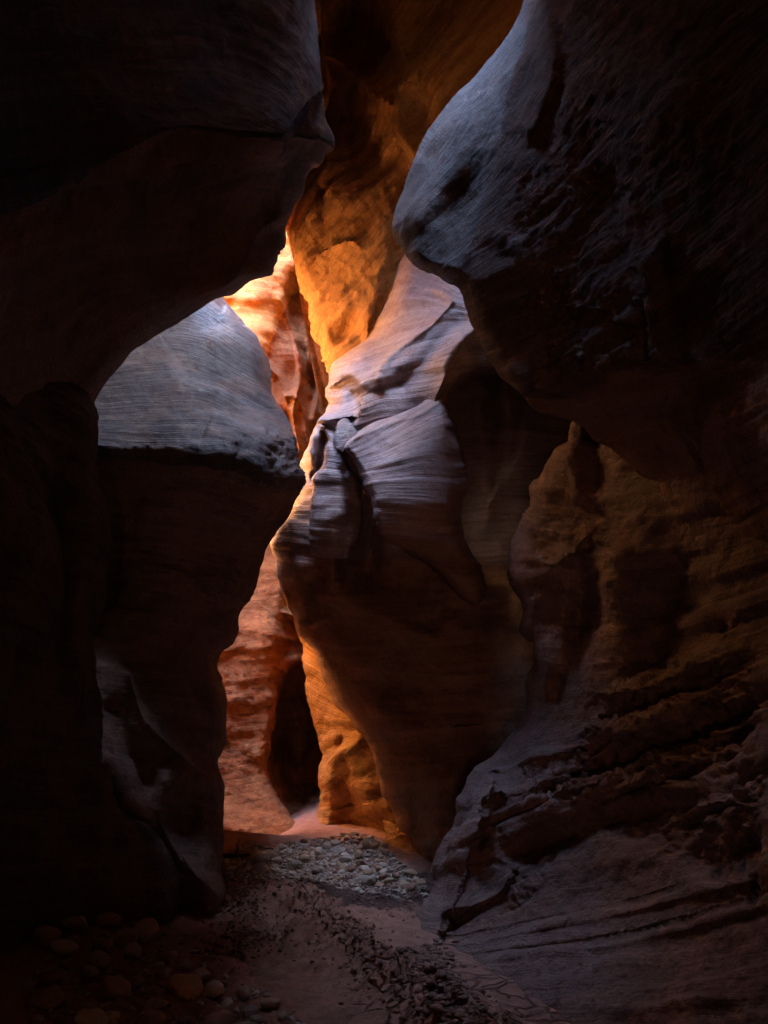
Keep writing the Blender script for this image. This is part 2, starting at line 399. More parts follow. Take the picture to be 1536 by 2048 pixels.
patch([('bedded_face', M['varnish'], [(640, 192), (622, 240), (592, 292), (560, 300), (480, 284), (380, 266), (250, 300), (100, 380), (-430, 500), (-430, -450), (640, -450), (700, 0)]),
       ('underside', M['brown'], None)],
      A_out, [(630, -300, 5.6), (640, 60, 5.5), (560, 60, 5.25), (600, 180, 4.95), (480, 120, 5.0), (360, 60, 4.6), (380, 260, 4.35), (480, 270, 4.5), (590, 290, 4.75), (650, 290, 5.2),
              (620, 340, 5.4), (560, 400, 5.2), (450, 400, 4.9), (330, 400, 4.55), (560, 520, 5.5), (540, 555, 5.35), (440, 595, 5.4), (400, 520, 5.1), (300, 520, 4.75), (290, 670, 5.1), (220, 745, 5.1),
              (160, 640, 4.6), (180, 800, 5.2), (60, 970, 4.6), (0, 800, 4.1), (100, 400, 3.8), (100, 100, 3.7), (-300, 300, 2.7), (-300, 1000, 3.2), (-300, -400, 2.8), (300, -400, 4.6)],
      strokes=[('s', [(640, 200), (605, 250), (590, 292)][::-1], 5, 0.22, 60), ('s', [(150, 360), (300, 300), (380, 268), (480, 285), (590, 292)], 10, 0.12, 60),
               ('r', [(590, 425), (520, 470), (480, 540), (430, 590)], 9, 0.06), ('b', [(640, 40), (655, 200), (666, 300)], 10, 0.06),
               ('e', 560, 480, 70, 60, -30, -0.12), ('b', [(250, 560), (330, 600), (420, 560)], 40, 0.1)],
      bed=[(0, [(300, 275), (400, 262), (500, 280), (590, 300)]), (0.22, [(330, 215), (440, 215), (540, 245), (615, 275)]), (0.5, [(380, 120), (480, 130), (570, 180), (640, 250)]),
           (0.8, [(450, 40), (540, 70), (600, 120), (650, 200)]), (1.05, [(540, -20), (600, 40), (640, 110)]), (-0.6, [(200, 500), (400, 480), (560, 420)]), (-1.1, [(100, 800), (300, 660), (540, 540)])],
      parent=root, seed=1, skirt=0.3, lump=0.07, terr=0.012)

# ------------------------------------------------------------------ LEFT NEAR WALL
root = rock('shadowed_wall', (-2.0, 4.2, 0), 'near black ribbed rock wall filling the left edge below the overhang', 'canyon wall')
W = (40, 0.45)
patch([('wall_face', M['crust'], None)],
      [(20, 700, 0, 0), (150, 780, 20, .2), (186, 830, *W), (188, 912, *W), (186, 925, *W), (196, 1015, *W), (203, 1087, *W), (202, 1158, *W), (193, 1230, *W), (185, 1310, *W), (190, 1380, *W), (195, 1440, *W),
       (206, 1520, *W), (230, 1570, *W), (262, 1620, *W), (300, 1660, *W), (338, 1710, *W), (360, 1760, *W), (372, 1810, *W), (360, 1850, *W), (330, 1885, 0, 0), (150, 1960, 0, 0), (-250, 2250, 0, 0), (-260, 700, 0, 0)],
      [(170, 850, 5.0), (180, 920, 4.95), (185, 1100, 4.9), (175, 1300, 4.95), (190, 1450, 4.95), (260, 1650, 5.0), (350, 1800, 5.0), (100, 900, 4.5), (100, 1100, 4.35), (90, 1300, 4.4), (100, 1500, 4.5), (180, 1700, 4.6), (230, 1850, 4.8),
       (0, 900, 3.9), (0, 1200, 3.8), (0, 1500, 3.7), (50, 1800, 4.2), (-400, 900, 2.9), (-400, 1500, 2.8), (-400, 2000, 2.8), (-600, 1200, 2.5)],
      strokes=[('r', [(130, 950), (165, 1010), (180, 1100), (165, 1180), (150, 1260)], 14, 0.12), ('b', [(120, 1000), (130, 1150), (110, 1300)], 25, -0.15), ('s', [(60, 1120), (140, 1130), (200, 1140)], 6, 0.1, 50),
               ('r', [(180, 1370), (195, 1480), (250, 1580), (320, 1680)], 12, 0.1)],
      bedz=(0.2, 0.1, 1), parent=root, seed=2, lump=0.1, mid=0.03)

# ------------------------------------------------------------------ LEFT BUTTRESS
root = rock('rock_buttress', (-1.6, 5.6, 0), 'blue-grey striped rock buttress with a brown undercut below its broken lip, left of the gap', 'rock buttress')
R1 = (40, 0.5); R2 = (30, 0.4)
B_out = [(340, 480, 0, 0), (410, 540, 0, 0), (452, 600, *R1), (472, 622, *R1), (494, 647, *R1), (515, 675, *R1), (528, 704, *R1), (538, 743, *R1), (547, 786, *R1), (565, 822, *R1), (585, 854, *R1), (594, 872, *R2), (596, 894, *R2),
         (599, 926, 18, .3), (606, 972, 10, .2), (603, 987, 14, .25), (587, 1012, *R2), (565, 1048, *R2), (547, 1073, *R2), (535, 1094, *R2), (519, 1130, *R2), (513, 1162, *R2), (502, 1193, *R2), (485, 1226, *R2), (472, 1279, *R1), (453, 1304, *R1), (443, 1332, *R1),
         (447, 1367, *R1), (454, 1409, *R1), (451, 1455, *R1), (453, 1487, *R1), (433, 1522, *R1), (435, 1557, *R1), (442, 1588, *R1), (439, 1631, *R1), (447, 1673, *R1), (449, 1729, *R1), (447, 1780, *R1), (445, 1815, *R1), (437, 1842, *R1),
         (415, 1860, 20, .2), (380, 1885, 0, 0), (300, 1900, 0, 0), (100, 1850, 0, 0), (60, 1200, 0, 0), (60, 800, 0, 0), (150, 560, 0, 0)]
B_depth = [(440, 590, 7.9), (360, 620, 7.7), (250, 700, 7.0), (300, 560, 7.9), (150, 700, 6.9), (500, 680, 7.5), (540, 780, 7.1), (420, 720, 6.95), (300, 800, 6.35), (200, 850, 6.0), (450, 830, 6.45), (560, 850, 6.65), (350, 900, 5.95), (220, 905, 5.8), (470, 925, 6.0), (570, 930, 6.3), (600, 970, 6.45), (540, 965, 6.1),
           (130, 900, 5.7), (275, 935, 6.0), (370, 950, 6.05), (470, 960, 6.1), (250, 1050, 6.1), (400, 1050, 6.3), (540, 1040, 6.55), (250, 1200, 6.0), (380, 1200, 6.25), (490, 1180, 6.6), (280, 1330, 5.85), (380, 1350, 6.0), (440, 1340, 6.25),
           (260, 1480, 5.5), (360, 1500, 5.8), (440, 1480, 6.0), (300, 1620, 5.45), (400, 1600, 5.7), (300, 1750, 5.35), (400, 1740, 5.35), (440, 1700, 5.6), (400, 1850, 5.25), (300, 1880, 5.25), (100, 1200, 5.7), (100, 1700, 5.2)]
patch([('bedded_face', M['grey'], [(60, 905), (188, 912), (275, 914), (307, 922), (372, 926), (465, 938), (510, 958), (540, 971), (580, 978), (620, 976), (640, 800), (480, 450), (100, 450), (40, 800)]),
       ('undercut', M['rough'], None)],  # split at the lip mostly paints sky light above, warm bounce below
      B_out, B_depth,
      strokes=[('s', [(60, 906), (188, 912), (275, 914), (307, 922), (372, 926), (465, 938), (510, 958), (540, 971), (606, 975)], 6.0, 0.16, 45),
               ('s', [(533, 885), (540, 930), (538, 968)][::-1], 2.5, 0.07, 26), ('s', [(556, 890), (575, 925), (588, 972)][::-1], 2.5, 0.05, 22), ('s', [(465, 938), (500, 905), (525, 885)][::-1], 3, 0.06, 30),
               ('e', 527, 715, 9, 46, -14, -0.10), ('b', [(330, 900), (360, 860), (370, 800), (340, 740)], 10, 0.015),
               ('s', [(300, 890), (345, 850), (372, 800), (355, 745), (330, 700)], 3, 0.03, 60), ('s', [(430, 900), (380, 880), (365, 850)], 2.5, 0.03, 40), ('s', [(440, 640), (420, 700), (450, 770), (430, 830)], 4, 0.04, 60),
               ('b', [(250, 1000), (240, 1100), (235, 1200)], 30, -0.12), ('r', [(260, 1350), (290, 1440), (350, 1500), (420, 1560)], 14, 0.14), ('b', [(230, 1420), (260, 1500), (300, 1560)], 22, -0.10),
               ('b', [(280, 1400), (300, 1300), (360, 1260)], 35, -0.08), ('r', [(370, 1340), (400, 1400), (440, 1450)], 14, 0.07), ('e', 370, 1640, 55, 75, 20, -0.22), ('r', [(330, 1560), (318, 1620), (345, 1690), (400, 1760), (440, 1800)], 14, 0.16),
               ('e', 380, 1810, 55, 40, 0, -0.15), ('b', [(210, 1540), (260, 1600), (300, 1650)], 25, 0.1)],
      bed=[(1.75, [(300, 560), (400, 590), (470, 640)]), (1.5, [(250, 680), (400, 665), (500, 720)]), (1.1, [(200, 770), (350, 760), (450, 780), (545, 830)]), (0.75, [(200, 830), (350, 830), (450, 845), (570, 885)]),
           (0.45, [(200, 880), (350, 885), (480, 900), (590, 930)]), (0.3, [(190, 910), (370, 925), (540, 965)]), (-0.3, [(200, 1050), (400, 1060), (540, 1090)]), (-1.2, [(200, 1300), (440, 1330)]), (-2.4, [(200, 1650), (440, 1700)])],
      parent=root, seed=3, skirt=1.2, skirt_low=(1000, 0.85), lump=0.05, terr=0.018, step=3.4,  # hidden back drawn deeper to block bounce light from the fluted wall
      rough_zones=[([(430, 870), (615, 860), (615, 1000), (500, 1000), (430, 960)], 0.026, 20, 10), ([(150, 880), (430, 885), (440, 970), (150, 950)], 0.015, 15, 10), ([(195, 915), (600, 975), (560, 1060), (480, 1230), (200, 1280)], 0.03, 40, 4)])

# ------------------------------------------------------------------ FLUTED WALL (centre)
root = rock('fluted_wall', (0.3, 7.6, 0), 'mauve fluted rock wall bulging through the middle, undercut at its foot', 'canyon wall')
R3 = (40, 0.6); R4 = (70, 0.9)
F_out = [(798, 500, *R3), (788, 526, *R3), (775, 585, *R3), (749, 645, *R3), (735, 672, *R3), (702, 698, *R3), (669, 721, *R3), (659, 738, *R3), (651, 775, *R3), (651, 808, *R3), (642, 824, 14, .3), (632, 838, 10, .3), (621, 871, 10, .3), (614, 900, 14, .3), (601, 930, 30, .4),
         (575, 990, *R3), (552, 1060, *R3), (545, 1082, *R3), (545, 1100, *R3), (555, 1121, *R3), (557, 1149, *R3), (569, 1184, *R3), (577, 1216, *R3), (590, 1251, *R3), (598, 1273, *R4), (625, 1304, *R4), (636, 1332, *R4), (653, 1367, *R4), (667, 1399, *R4), (688, 1430, *R4), (709, 1463, *R4), (727, 1482, *R4),
         (741, 1511, *R4), (752, 1550, *R4), (766, 1589, *R4), (785, 1617, *R4), (797, 1652, *R4), (808, 1673, *R4), (822, 1701, *R4), (834, 1728, *R4), (850, 1760, *R4), (870, 1790, 0, 0), (1000, 1850, 0, 0), (1200, 1800, 0, 0), (1260, 1400, 0, 0), (1260, 800, 0, 0), (1120, 540, 0, 0), (960, 420, 0, 0), (860, 430, 0, 0)]
F_depth = [(800, 510, 8.9), (740, 660, 8.8), (665, 735, 8.8), (652, 800, 8.4), (625, 870, 8.15), (700, 820, 7.85), (800, 640, 8.3), (900, 610, 7.9), (700, 740, 8.25), (850, 720, 7.6), (940, 690, 7.4), (770, 800, 7.6), (980, 720, 7.4), (960, 830, 7.8), (960, 1000, 8.0), (1020, 900, 8.0), (1040, 1050, 8.0),
           (610, 1000, 8.1), (560, 1090, 8.25), (600, 1150, 8.05), (650, 1130, 7.85), (700, 1150, 7.85), (640, 1240, 8.1), (720, 1260, 7.9), (800, 1170, 7.75), (900, 1220, 7.6), (980, 1150, 7.8), (690, 1400, 8.15), (800, 1350, 7.7), (900, 1350, 7.45), (1000, 1300, 7.55), (780, 1560, 7.65), (850, 1550, 7.25), (950, 1500, 7.2),
           (850, 1720, 6.95), (950, 1700, 6.7), (1100, 1400, 7.3), (1100, 1000, 7.9), (1150, 1750, 6.4), (1200, 700, 6.8), (900, 460, 8.6)]
patch([('bedded_face', M['mauve'], [(780, 440), (1300, 400), (1300, 1150), (1040, 1135), (960, 1130), (900, 1120), (740, 1120), (610, 1130), (575, 1180), (530, 1100), (560, 1000), (600, 800)]), ('undercut_foot', M['brown'], None)],
      F_out, F_depth,
      strokes=[  # long flutes and scoops of the upper face
          ('r', [(905, 600), (850, 660), (800, 700), (770, 735), (760, 760)], 11, 0.15), ('b', [(870, 600), (810, 650), (760, 700)], 20, -0.08), ('b', [(925, 640), (885, 680), (850, 730), (800, 770)], 18, -0.12),
          ('r', [(985, 640), (935, 670), (900, 720), (885, 760), (868, 800)], 12, 0.16), ('b', [(950, 720), (930, 740)], 20, -0.04),
          ('s', [(683, 762), (694, 756), (704, 757), (713, 765), (719, 780), (717, 800)], 3.0, 0.20, 34), ('e', 700, 785, 24, 26, 30, -0.10), ('s', [(719, 780), (760, 775), (800, 745)], 3, 0.06, 20),
          ('r', [(830, 560), (800, 600), (760, 660), (720, 710)], 10, 0.06), ('s', [(805, 545), (770, 600), (750, 650), (735, 675)], 4, 0.10, 30), ('s', [(800, 590), (860, 570), (910, 575)][::-1], 4, 0.06, 30),
          # the big hollow
          ('e', 955, 815, 46, 60, 10, -0.40), ('b', [(965, 870), (970, 950), (970, 1040)], 30, -0.12), ('s', [(900, 795), (925, 762), (960, 750), (992, 752)], 4, 0.25, 40),
          ('e', 1015, 812, 28, 52, 0, 0.35), ('s', [(1000, 960), (1030, 900), (1035, 860)], 4, 0.15, 40),
          # dark panel and fin at the left edge
          ('s', [(640, 845), (655, 846), (674, 842)], 2.5, 0.25, 26), ('b', [(655, 870), (645, 910), (636, 950)], 13, -0.28), ('r', [(626, 870), (624, 900), (630, 940)], 5, 0.12),
          ('s', [(690, 905), (705, 940), (728, 980), (738, 1040), (740, 1080)], 4, -0.1, 30), ('e', 738, 1085, 26, 70, 5, -0.35),
          # undercut: hollows under the flutes and folds of the lower wall
          ('e', 585, 1180, 17, 50, -18, -0.30), ('e', 632, 1180, 26, 45, 0, -0.22), ('b', [(665, 1120), (668, 1180), (690, 1205), (760, 1240), (850, 1270)], 24, 0.20), ('e', 760, 1160, 90, 40, 25, -0.25),
          ('s', [(640, 1210), (720, 1225), (800, 1250), (900, 1215), (945, 1212)], 5, 0.10, 60), ('b', [(900, 1240), (960, 1215), (1010, 1200)], 18, 0.10), ('s', [(620, 1300), (720, 1340), (830, 1350)], 6, 0.10, 60), ('e', 760, 1420, 60, 40, 30, 0.10),
          ('s', [(760, 1480), (820, 1470), (900, 1460)], 5, 0.07, 50), ('e', 830, 1640, 50, 90, 10, -0.1), ('b', [(770, 1520), (800, 1600), (830, 1690)], 22, 0.08)],
      bed=[(3.0, [(820, 520), (900, 560), (960, 600)]), (2.6, [(710, 700), (820, 655), (950, 640)]), (2.2, [(655, 785), (760, 755), (880, 730), (990, 715)]), (1.8, [(640, 830), (760, 800), (900, 780), (1020, 790)]), (1.3, [(620, 920), (750, 910), (900, 910), (1050, 900)]),
           (0.7, [(600, 1040), (750, 1040), (1000, 1030)]), (0.2, [(560, 1130), (700, 1150), (1000, 1140)]), (-0.6, [(600, 1280), (800, 1290), (1000, 1280)]), (-1.6, [(700, 1500), (1000, 1480)]), (-2.6, [(830, 1730), (1100, 1700)])],
      parent=root, seed=4, skirt=1.0, lump=0.04, terr=0.018, step=3.4, mid=0.008,
      rough_zones=[([(590, 1180), (800, 1150), (1000, 1220), (1000, 1700), (850, 1750), (700, 1500)], 0.012, 40, 4)])
# the great flute
patch([('flute', M['mauve'], [(660, 700), (1000, 690), (1010, 1085), (900, 1088), (800, 1078), (755, 1068), (720, 1020), (650, 900)]), ('flute_underside', M['brown'], None)],
      [(688, 897, 8, .12), (697, 880, 8, .1), (740, 852, 6, .1), (795, 828, 6, .1), (840, 805, 6, .1), (858, 775, 6, .1), (880, 735, 0, 0), (925, 712, 0, 0), (985, 735, 0, 0), (940, 752, 14, .2), (905, 788, 18, .35), (899, 809, 18, .4), (909, 852, 26, .5), (919, 881, 34, .55), (930, 924, 40, .6), (932, 960, 40, .6), (928, 1013, 40, .6), (926, 1049, 36, .5),
       (932, 1078, 30, .4), (948, 1110, 30, .4), (965, 1150, 30, .4), (972, 1190, 26, .4), (960, 1216, 20, .3), (937, 1212, 18, .3), (902, 1171, 22, .35), (862, 1131, 22, .35), (830, 1112, 22, .35), (798, 1094, 18, .3), (775, 1082, 14, .25), (758, 1065, 10, .2), (753, 1045, 10, .2), (746, 1034, 10, .2), (744, 1003, 16, .3), (733, 974, 18, .3), (719, 950, 16, .3), (708, 927, 14, .25), (704, 915, 10, .2), (697, 906, 8, .15)],
      [(690, 895, 7.3), (720, 880, 7.3), (760, 850, 7.45), (800, 830, 7.5), (850, 790, 7.55), (880, 740, 7.65), (925, 715, 7.6), (985, 735, 7.5), (720, 940, 7.1), (800, 900, 6.98), (870, 850, 7.1), (800, 970, 6.82), (880, 950, 6.88), (930, 940, 7.05), (760, 1040, 6.88), (850, 1040, 6.72), (920, 1040, 6.88), (780, 1080, 7.0), (850, 1090, 6.92), (870, 1130, 7.2), (935, 1205, 7.4), (965, 1160, 7.25), (930, 1100, 7.0)],
      strokes=[('e', 790, 910, 60, 40, -20, 0.05), ('s', [(755, 1062), (800, 1070), (860, 1076), (930, 1070)], 4, 0.12, 40), ('r', [(985, 735), (925, 748), (890, 790), (850, 825), (790, 845), (740, 864), (700, 882)], 8, 0.07), ('e', 768, 895, 30, 18, 20, -0.04),
               ('s', [(690, 890), (700, 906), (706, 918)], 2.5, 0.06, 18)],
      bed=[(2.0, [(700, 880), (800, 820), (900, 760)]), (1.6, [(690, 930), (800, 890), (900, 860), (935, 890)]), (1.3, [(710, 960), (820, 945), (935, 950)]), (1.0, [(740, 1000), (850, 1005), (930, 1005)]), (0.75, [(750, 1045), (850, 1055), (930, 1050)]), (0.3, [(800, 1110), (900, 1150), (1000, 1150)])],
      parent=root, seed=5, skirt=0.7, lump=0.03, terr=0.015, step=2.6, mid=0.006, fine=0.003)
# the bright flute left of it
patch([('flute', M['mauve'], None)],
      [(640, 850, 0, 0), (652, 880, 12, .15), (648, 920, 14, .25), (636, 945, 14, .25), (625, 960, 12, .25), (620, 1003, 12, .25), (619, 1060, 12, .25), (620, 1108, 10, .2), (647, 1118, 8, .15), (697, 1119, 8, .15), (709, 1096, 14, .25), (719, 1067, 22, .35), (727, 1031, 26, .4), (729, 985, 26, .4), (720, 960, 18, .3), (698, 931, 12, .2), (688, 912, 8, .15), (670, 893, 8, .1), (672, 860, 0, 0)],
      [(650, 860, 7.9), (665, 900, 7.65), (640, 960, 7.62), (625, 1000, 7.6), (680, 960, 7.42), (670, 1020, 7.38), (630, 1060, 7.5), (670, 1080, 7.35), (710, 1030, 7.48), (640, 1110, 7.5), (700, 1110, 7.5)],
      strokes=[('b', [(690, 950), (705, 1010), (690, 1080)], 18, -0.06), ('r', [(722, 1000), (718, 1060), (705, 1100)], 6, 0.06), ('e', 702, 1007, 9, 6, 0, -0.05), ('b', [(650, 1040), (680, 1030)], 14, 0.03)],
      bed=[(1.9, [(640, 880), (680, 890)]), (1.5, [(630, 950), (720, 960)]), (1.2, [(620, 1005), (670, 1000), (730, 1000)]), (0.9, [(620, 1060), (720, 1065)]), (0.65, [(620, 1108), (700, 1115)])],
      parent=root, seed=6, skirt=0.6, lump=0.02, terr=0.014, step=2.4, mid=0.005, fine=0.002)
# broken block between the flutes
patch([('broken_block', M['grey'], None)],
      [(672, 846, 4, .05), (690, 836, 4, .05), (705, 845, 4, .05), (716, 868, 4, .05), (714, 886, 4, .05), (702, 892, 4, .05), (694, 902, 5, .08), (688, 910, 5, .08), (676, 904, 5, .08), (668, 896, 5, .08), (668, 874, 5, .08)],
      [(672, 846, 7.75), (705, 846, 7.55), (714, 886, 7.35), (690, 880, 7.4), (670, 880, 7.55), (688, 908, 7.35)],
      strokes=[('s', [(700, 848), (690, 875), (696, 900)], 2, 0.06, 16)],
      bedz=(0.2, 0, 1), parent=root, seed=7, skirt=0.5, lump=0.015, terr=0.004, step=2.4, rough_zones=[([(660, 836), (720, 836), (720, 912), (660, 912)], 0.012, 6, 9)])

# ------------------------------------------------------------------ GOLDEN WALL (upper, behind)
root = rock('golden_wall', (-0.3, 9.6, 2.5), 'golden-brown rock wall rising above the mauve fluted wall to the top of the frame', 'canyon wall')
R5 = (30, 0.35)
E_out = [(655, -260, 0, 0), (645, -100, *R5), (640, 0, *R5), (648, 60, *R5), (645, 110, *R5), (652, 150, *R5), (655, 200, *R5), (640, 260, *R5), (610, 340, *R5), (588, 430, *R5), (578, 460, *R5), (582, 500, *R5), (591, 530, *R5), (597, 570, *R5), (612, 602, *R5), (620, 640, *R5), (630, 670, *R5), (640, 700, *R5), (647, 722, 24, .4), (655, 742, 18, .3),
         (662, 765, 0, 0), (720, 860, 0, 0), (900, 800, 0, 0), (1100, 500, 0, 0), (1150, -260, 0, 0)]
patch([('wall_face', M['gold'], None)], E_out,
      [(640, 0, 10.0), (650, 150, 9.9), (600, 400, 10.0), (585, 480, 10.0), (600, 570, 9.9), (640, 690, 9.6), (700, 0, 9.6), (720, 200, 9.3), (700, 350, 9.4), (700, 500, 9.3), (660, 600, 9.5), (740, 600, 9.2), (700, 690, 9.2), (800, 500, 9.0), (800, 300, 9.0), (800, 100, 9.1), (900, 500, 8.9), (1100, 300, 8.6), (1100, 0, 8.6), (650, -400, 10), (1000, -400, 8.9), (720, 860, 9.2), (900, 780, 8.9)],
      strokes=[('r', [(655, 110), (690, 130), (740, 180), (780, 205)], 7, 0.20), ('r', [(650, 0), (655, 60), (648, 110), (660, 150)], 6, 0.15), ('e', 705, 245, 60, 110, -12, -0.5), ('e', 715, 70, 70, 100, 0, -0.6),
               ('r', [(660, 325), (650, 380), (625, 430)], 10, 0.08), ('e', 745, 330, 70, 60, 0, -0.15), ('r', [(600, 540), (620, 520), (660, 490), (700, 480)], 10, 0.12), ('s', [(600, 545), (625, 510), (640, 470), (640, 420)], 6, 0.12, 40),
               ('b', [(640, 640), (700, 600), (780, 570)], 26, 0.08), ('e', 690, 668, 50, 30, -25, -0.22), ('s', [(790, 470), (770, 560), (750, 620)], 6, -0.12, 40), ('s', [(640, 580), (720, 540), (790, 530)], 8, 0.05, 50)],
      bedz=(-0.55, 0.2, 1), parent=root, seed=8, skirt=1.5, lump=0.07, mid=0.03, terr=0.022, fine=0.012, step=3.4)
patch([('upper_fin', M['gold'], None)],
      [(760, -260, 0, 0), (765, 60, 18, .3), (782, 90, 18, .3), (798, 130, 18, .3), (795, 170, 18, .3), (785, 205, 18, .3), (784, 235, 18, .3), (783, 262, 18, .3), (800, 290, 18, .3), (815, 312, 18, .3), (822, 340, 18, .3), (840, 420, 0, 0), (1100, 450, 0, 0), (1150, -260, 0, 0)],
      [(780, 90, 9.0), (785, 230, 8.9), (820, 320, 8.8), (900, 100, 8.5), (900, 300, 8.4), (1100, 200, 8.0), (780, -400, 9.0), (1100, -400, 8.0)],
      strokes=[('r', [(830, 150), (795, 175), (785, 205)], 6, 0.15), ('e', 840, 240, 40, 60, 0, -0.2), ('r', [(900, 40), (860, 100), (832, 160)], 5, 0.12), ('b', [(870, 20), (830, 80)], 30, -0.15)],
      bedz=(-0.7, 0.2, 1), parent=root, seed=9, skirt=0.8, lump=0.06, mid=0.03, step=4)

# ------------------------------------------------------------------ FAR WALL
root = rock('far_wall', (-2.0, 11.0, 0), 'far orange rock wall glowing in sunlit bounce light behind the gap', 'canyon wall')
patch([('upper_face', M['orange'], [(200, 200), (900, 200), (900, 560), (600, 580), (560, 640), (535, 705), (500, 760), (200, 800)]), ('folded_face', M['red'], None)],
      [(300, 250, 0, 0), (800, 250, 0, 0), (820, 900, 0, 0), (760, 1060, 0, 0), (420, 1060, 0, 0), (300, 900, 0, 0)],
      [(300, 300, 11.6), (700, 300, 12.6), (460, 560, 11.4), (540, 560, 11.7), (580, 600, 12.1), (500, 650, 11.3), (560, 720, 11.5), (600, 800, 11.6), (640, 760, 12.2), (600, 900, 11.3), (760, 700, 12.6), (700, 950, 12.0), (400, 800, 10.8), (500, 1050, 11.0)],
      strokes=[('s', [(600, 560), (570, 620), (545, 680), (530, 705)], 10, -0.35, 70), ('e', 570, 700, 34, 60, -10, 0.20), ('r', [(560, 600), (590, 680), (600, 760), (585, 830), (600, 900)], 9, 0.25), ('r', [(575, 790), (600, 800), (612, 860), (622, 890)], 6, 0.2), ('r', [(535, 730), (560, 760), (575, 820)], 8, 0.15),
               ('e', 625, 770, 20, 55, 5, -0.3), ('r', [(650, 700), (640, 770), (625, 840)], 8, 0.2), ('s', [(465, 600), (520, 605), (570, 595)], 4, 0.08, 40), ('e', 575, 850, 14, 60, -10, -0.2), ('r', [(610, 650), (622, 720), (618, 790)], 7, 0.18)],
      bedz=(-0.25, 0.1, 1), parent=root, seed=10, skirt=0.8, lump=0.03, mid=0.03, terr=0.010, fine=0.010, step=3.4)
K1 = (22, 0.4)
patch([('lower_face', M['red'], None)],
      [(250, 960, 0, 0), (560, 960, 0, 0), (640, 1010, 0, 0), (650, 1250, 0, 0), (640, 1335, 0, 0), (606, 1330, 10, .2), (588, 1338, *K1), (570, 1358, *K1), (558, 1400, *K1), (553, 1450, *K1), (543, 1490, *K1), (533, 1520, *K1), (540, 1560, *K1), (558, 1600, *K1), (590, 1640, *K1), (615, 1662, *K1), (635, 1690, 0, 0), (640, 1760, 0, 0), (250, 1780, 0, 0)],
      [(540, 1000, 11.3), (540, 1100, 11.0), (500, 1200, 10.5), (545, 1270, 10.4), (570, 1250, 10.8), (610, 1250, 10.9), (460, 1350, 9.8), (540, 1400, 10.1), (450, 1550, 9.3), (520, 1560, 9.5), (450, 1690, 8.8), (540, 1690, 8.9), (600, 1660, 9.0), (630, 1720, 8.8), (600, 1320, 10.7), (300, 1300, 9.4), (300, 1700, 8.4), (630, 1100, 11.3)],
      strokes=[('s', [(580, 1150), (562, 1240), (550, 1330), (556, 1380)][::-1], 5, 0.30, 50), ('s', [(450, 1310), (490, 1300), (540, 1330)], 4, 0.06, 50), ('s', [(440, 1270), (500, 1265), (545, 1275)], 3, 0.05, 30), ('r', [(572, 1225), (588, 1232), (602, 1245)], 7, 0.35), ('s', [(560, 1290), (600, 1280), (640, 1285)], 4, 0.10, 30),
               ('s', [(440, 1480), (480, 1500), (530, 1530)], 4, 0.05, 40), ('s', [(440, 1610), (500, 1625), (560, 1640)], 4, -0.08, 40), ('b', [(440, 1650), (500, 1665), (560, 1690)], 12, 0.06), ('b', [(440, 1680), (500, 1695), (540, 1705)], 8, 0.05), ('e', 470, 1400, 40, 30, 0, 0.06)],
      bedz=(-0.2, 0.1, 1), parent=root, seed=15, skirt=0.8, lump=0.03, mid=0.025, terr=0.008, fine=0.012, step=3.0,
      rough_zones=[([(430, 1100), (570, 1100), (550, 1500), (620, 1670), (430, 1720)], 0.008, 20, 12)])
patch([('alcove', M['brown'], None)],
      [(560, 1290, 0, 0), (620, 1285, 0, 0), (680, 1330, 0, 0), (700, 1500, 0, 0), (690, 1700, 0, 0), (600, 1720, 0, 0), (530, 1640, 0, 0), (505, 1540, 0, 0), (510, 1430, 0, 0), (530, 1340, 0, 0)],
      [(600, 1290, 10.95), (535, 1340, 10.7), (512, 1450, 10.3), (508, 1550, 9.9), (540, 1650, 9.3), (610, 1710, 9.1), (690, 1700, 9.2), (700, 1500, 9.5), (670, 1340, 10.0), (590, 1500, 11.9), (600, 1400, 11.9), (600, 1600, 11.2), (640, 1550, 11.3)],
      bedz=(0, 0, 1), parent=root, seed=16, skirt=0.2, lump=0.08, mid=0.04, step=4.5)

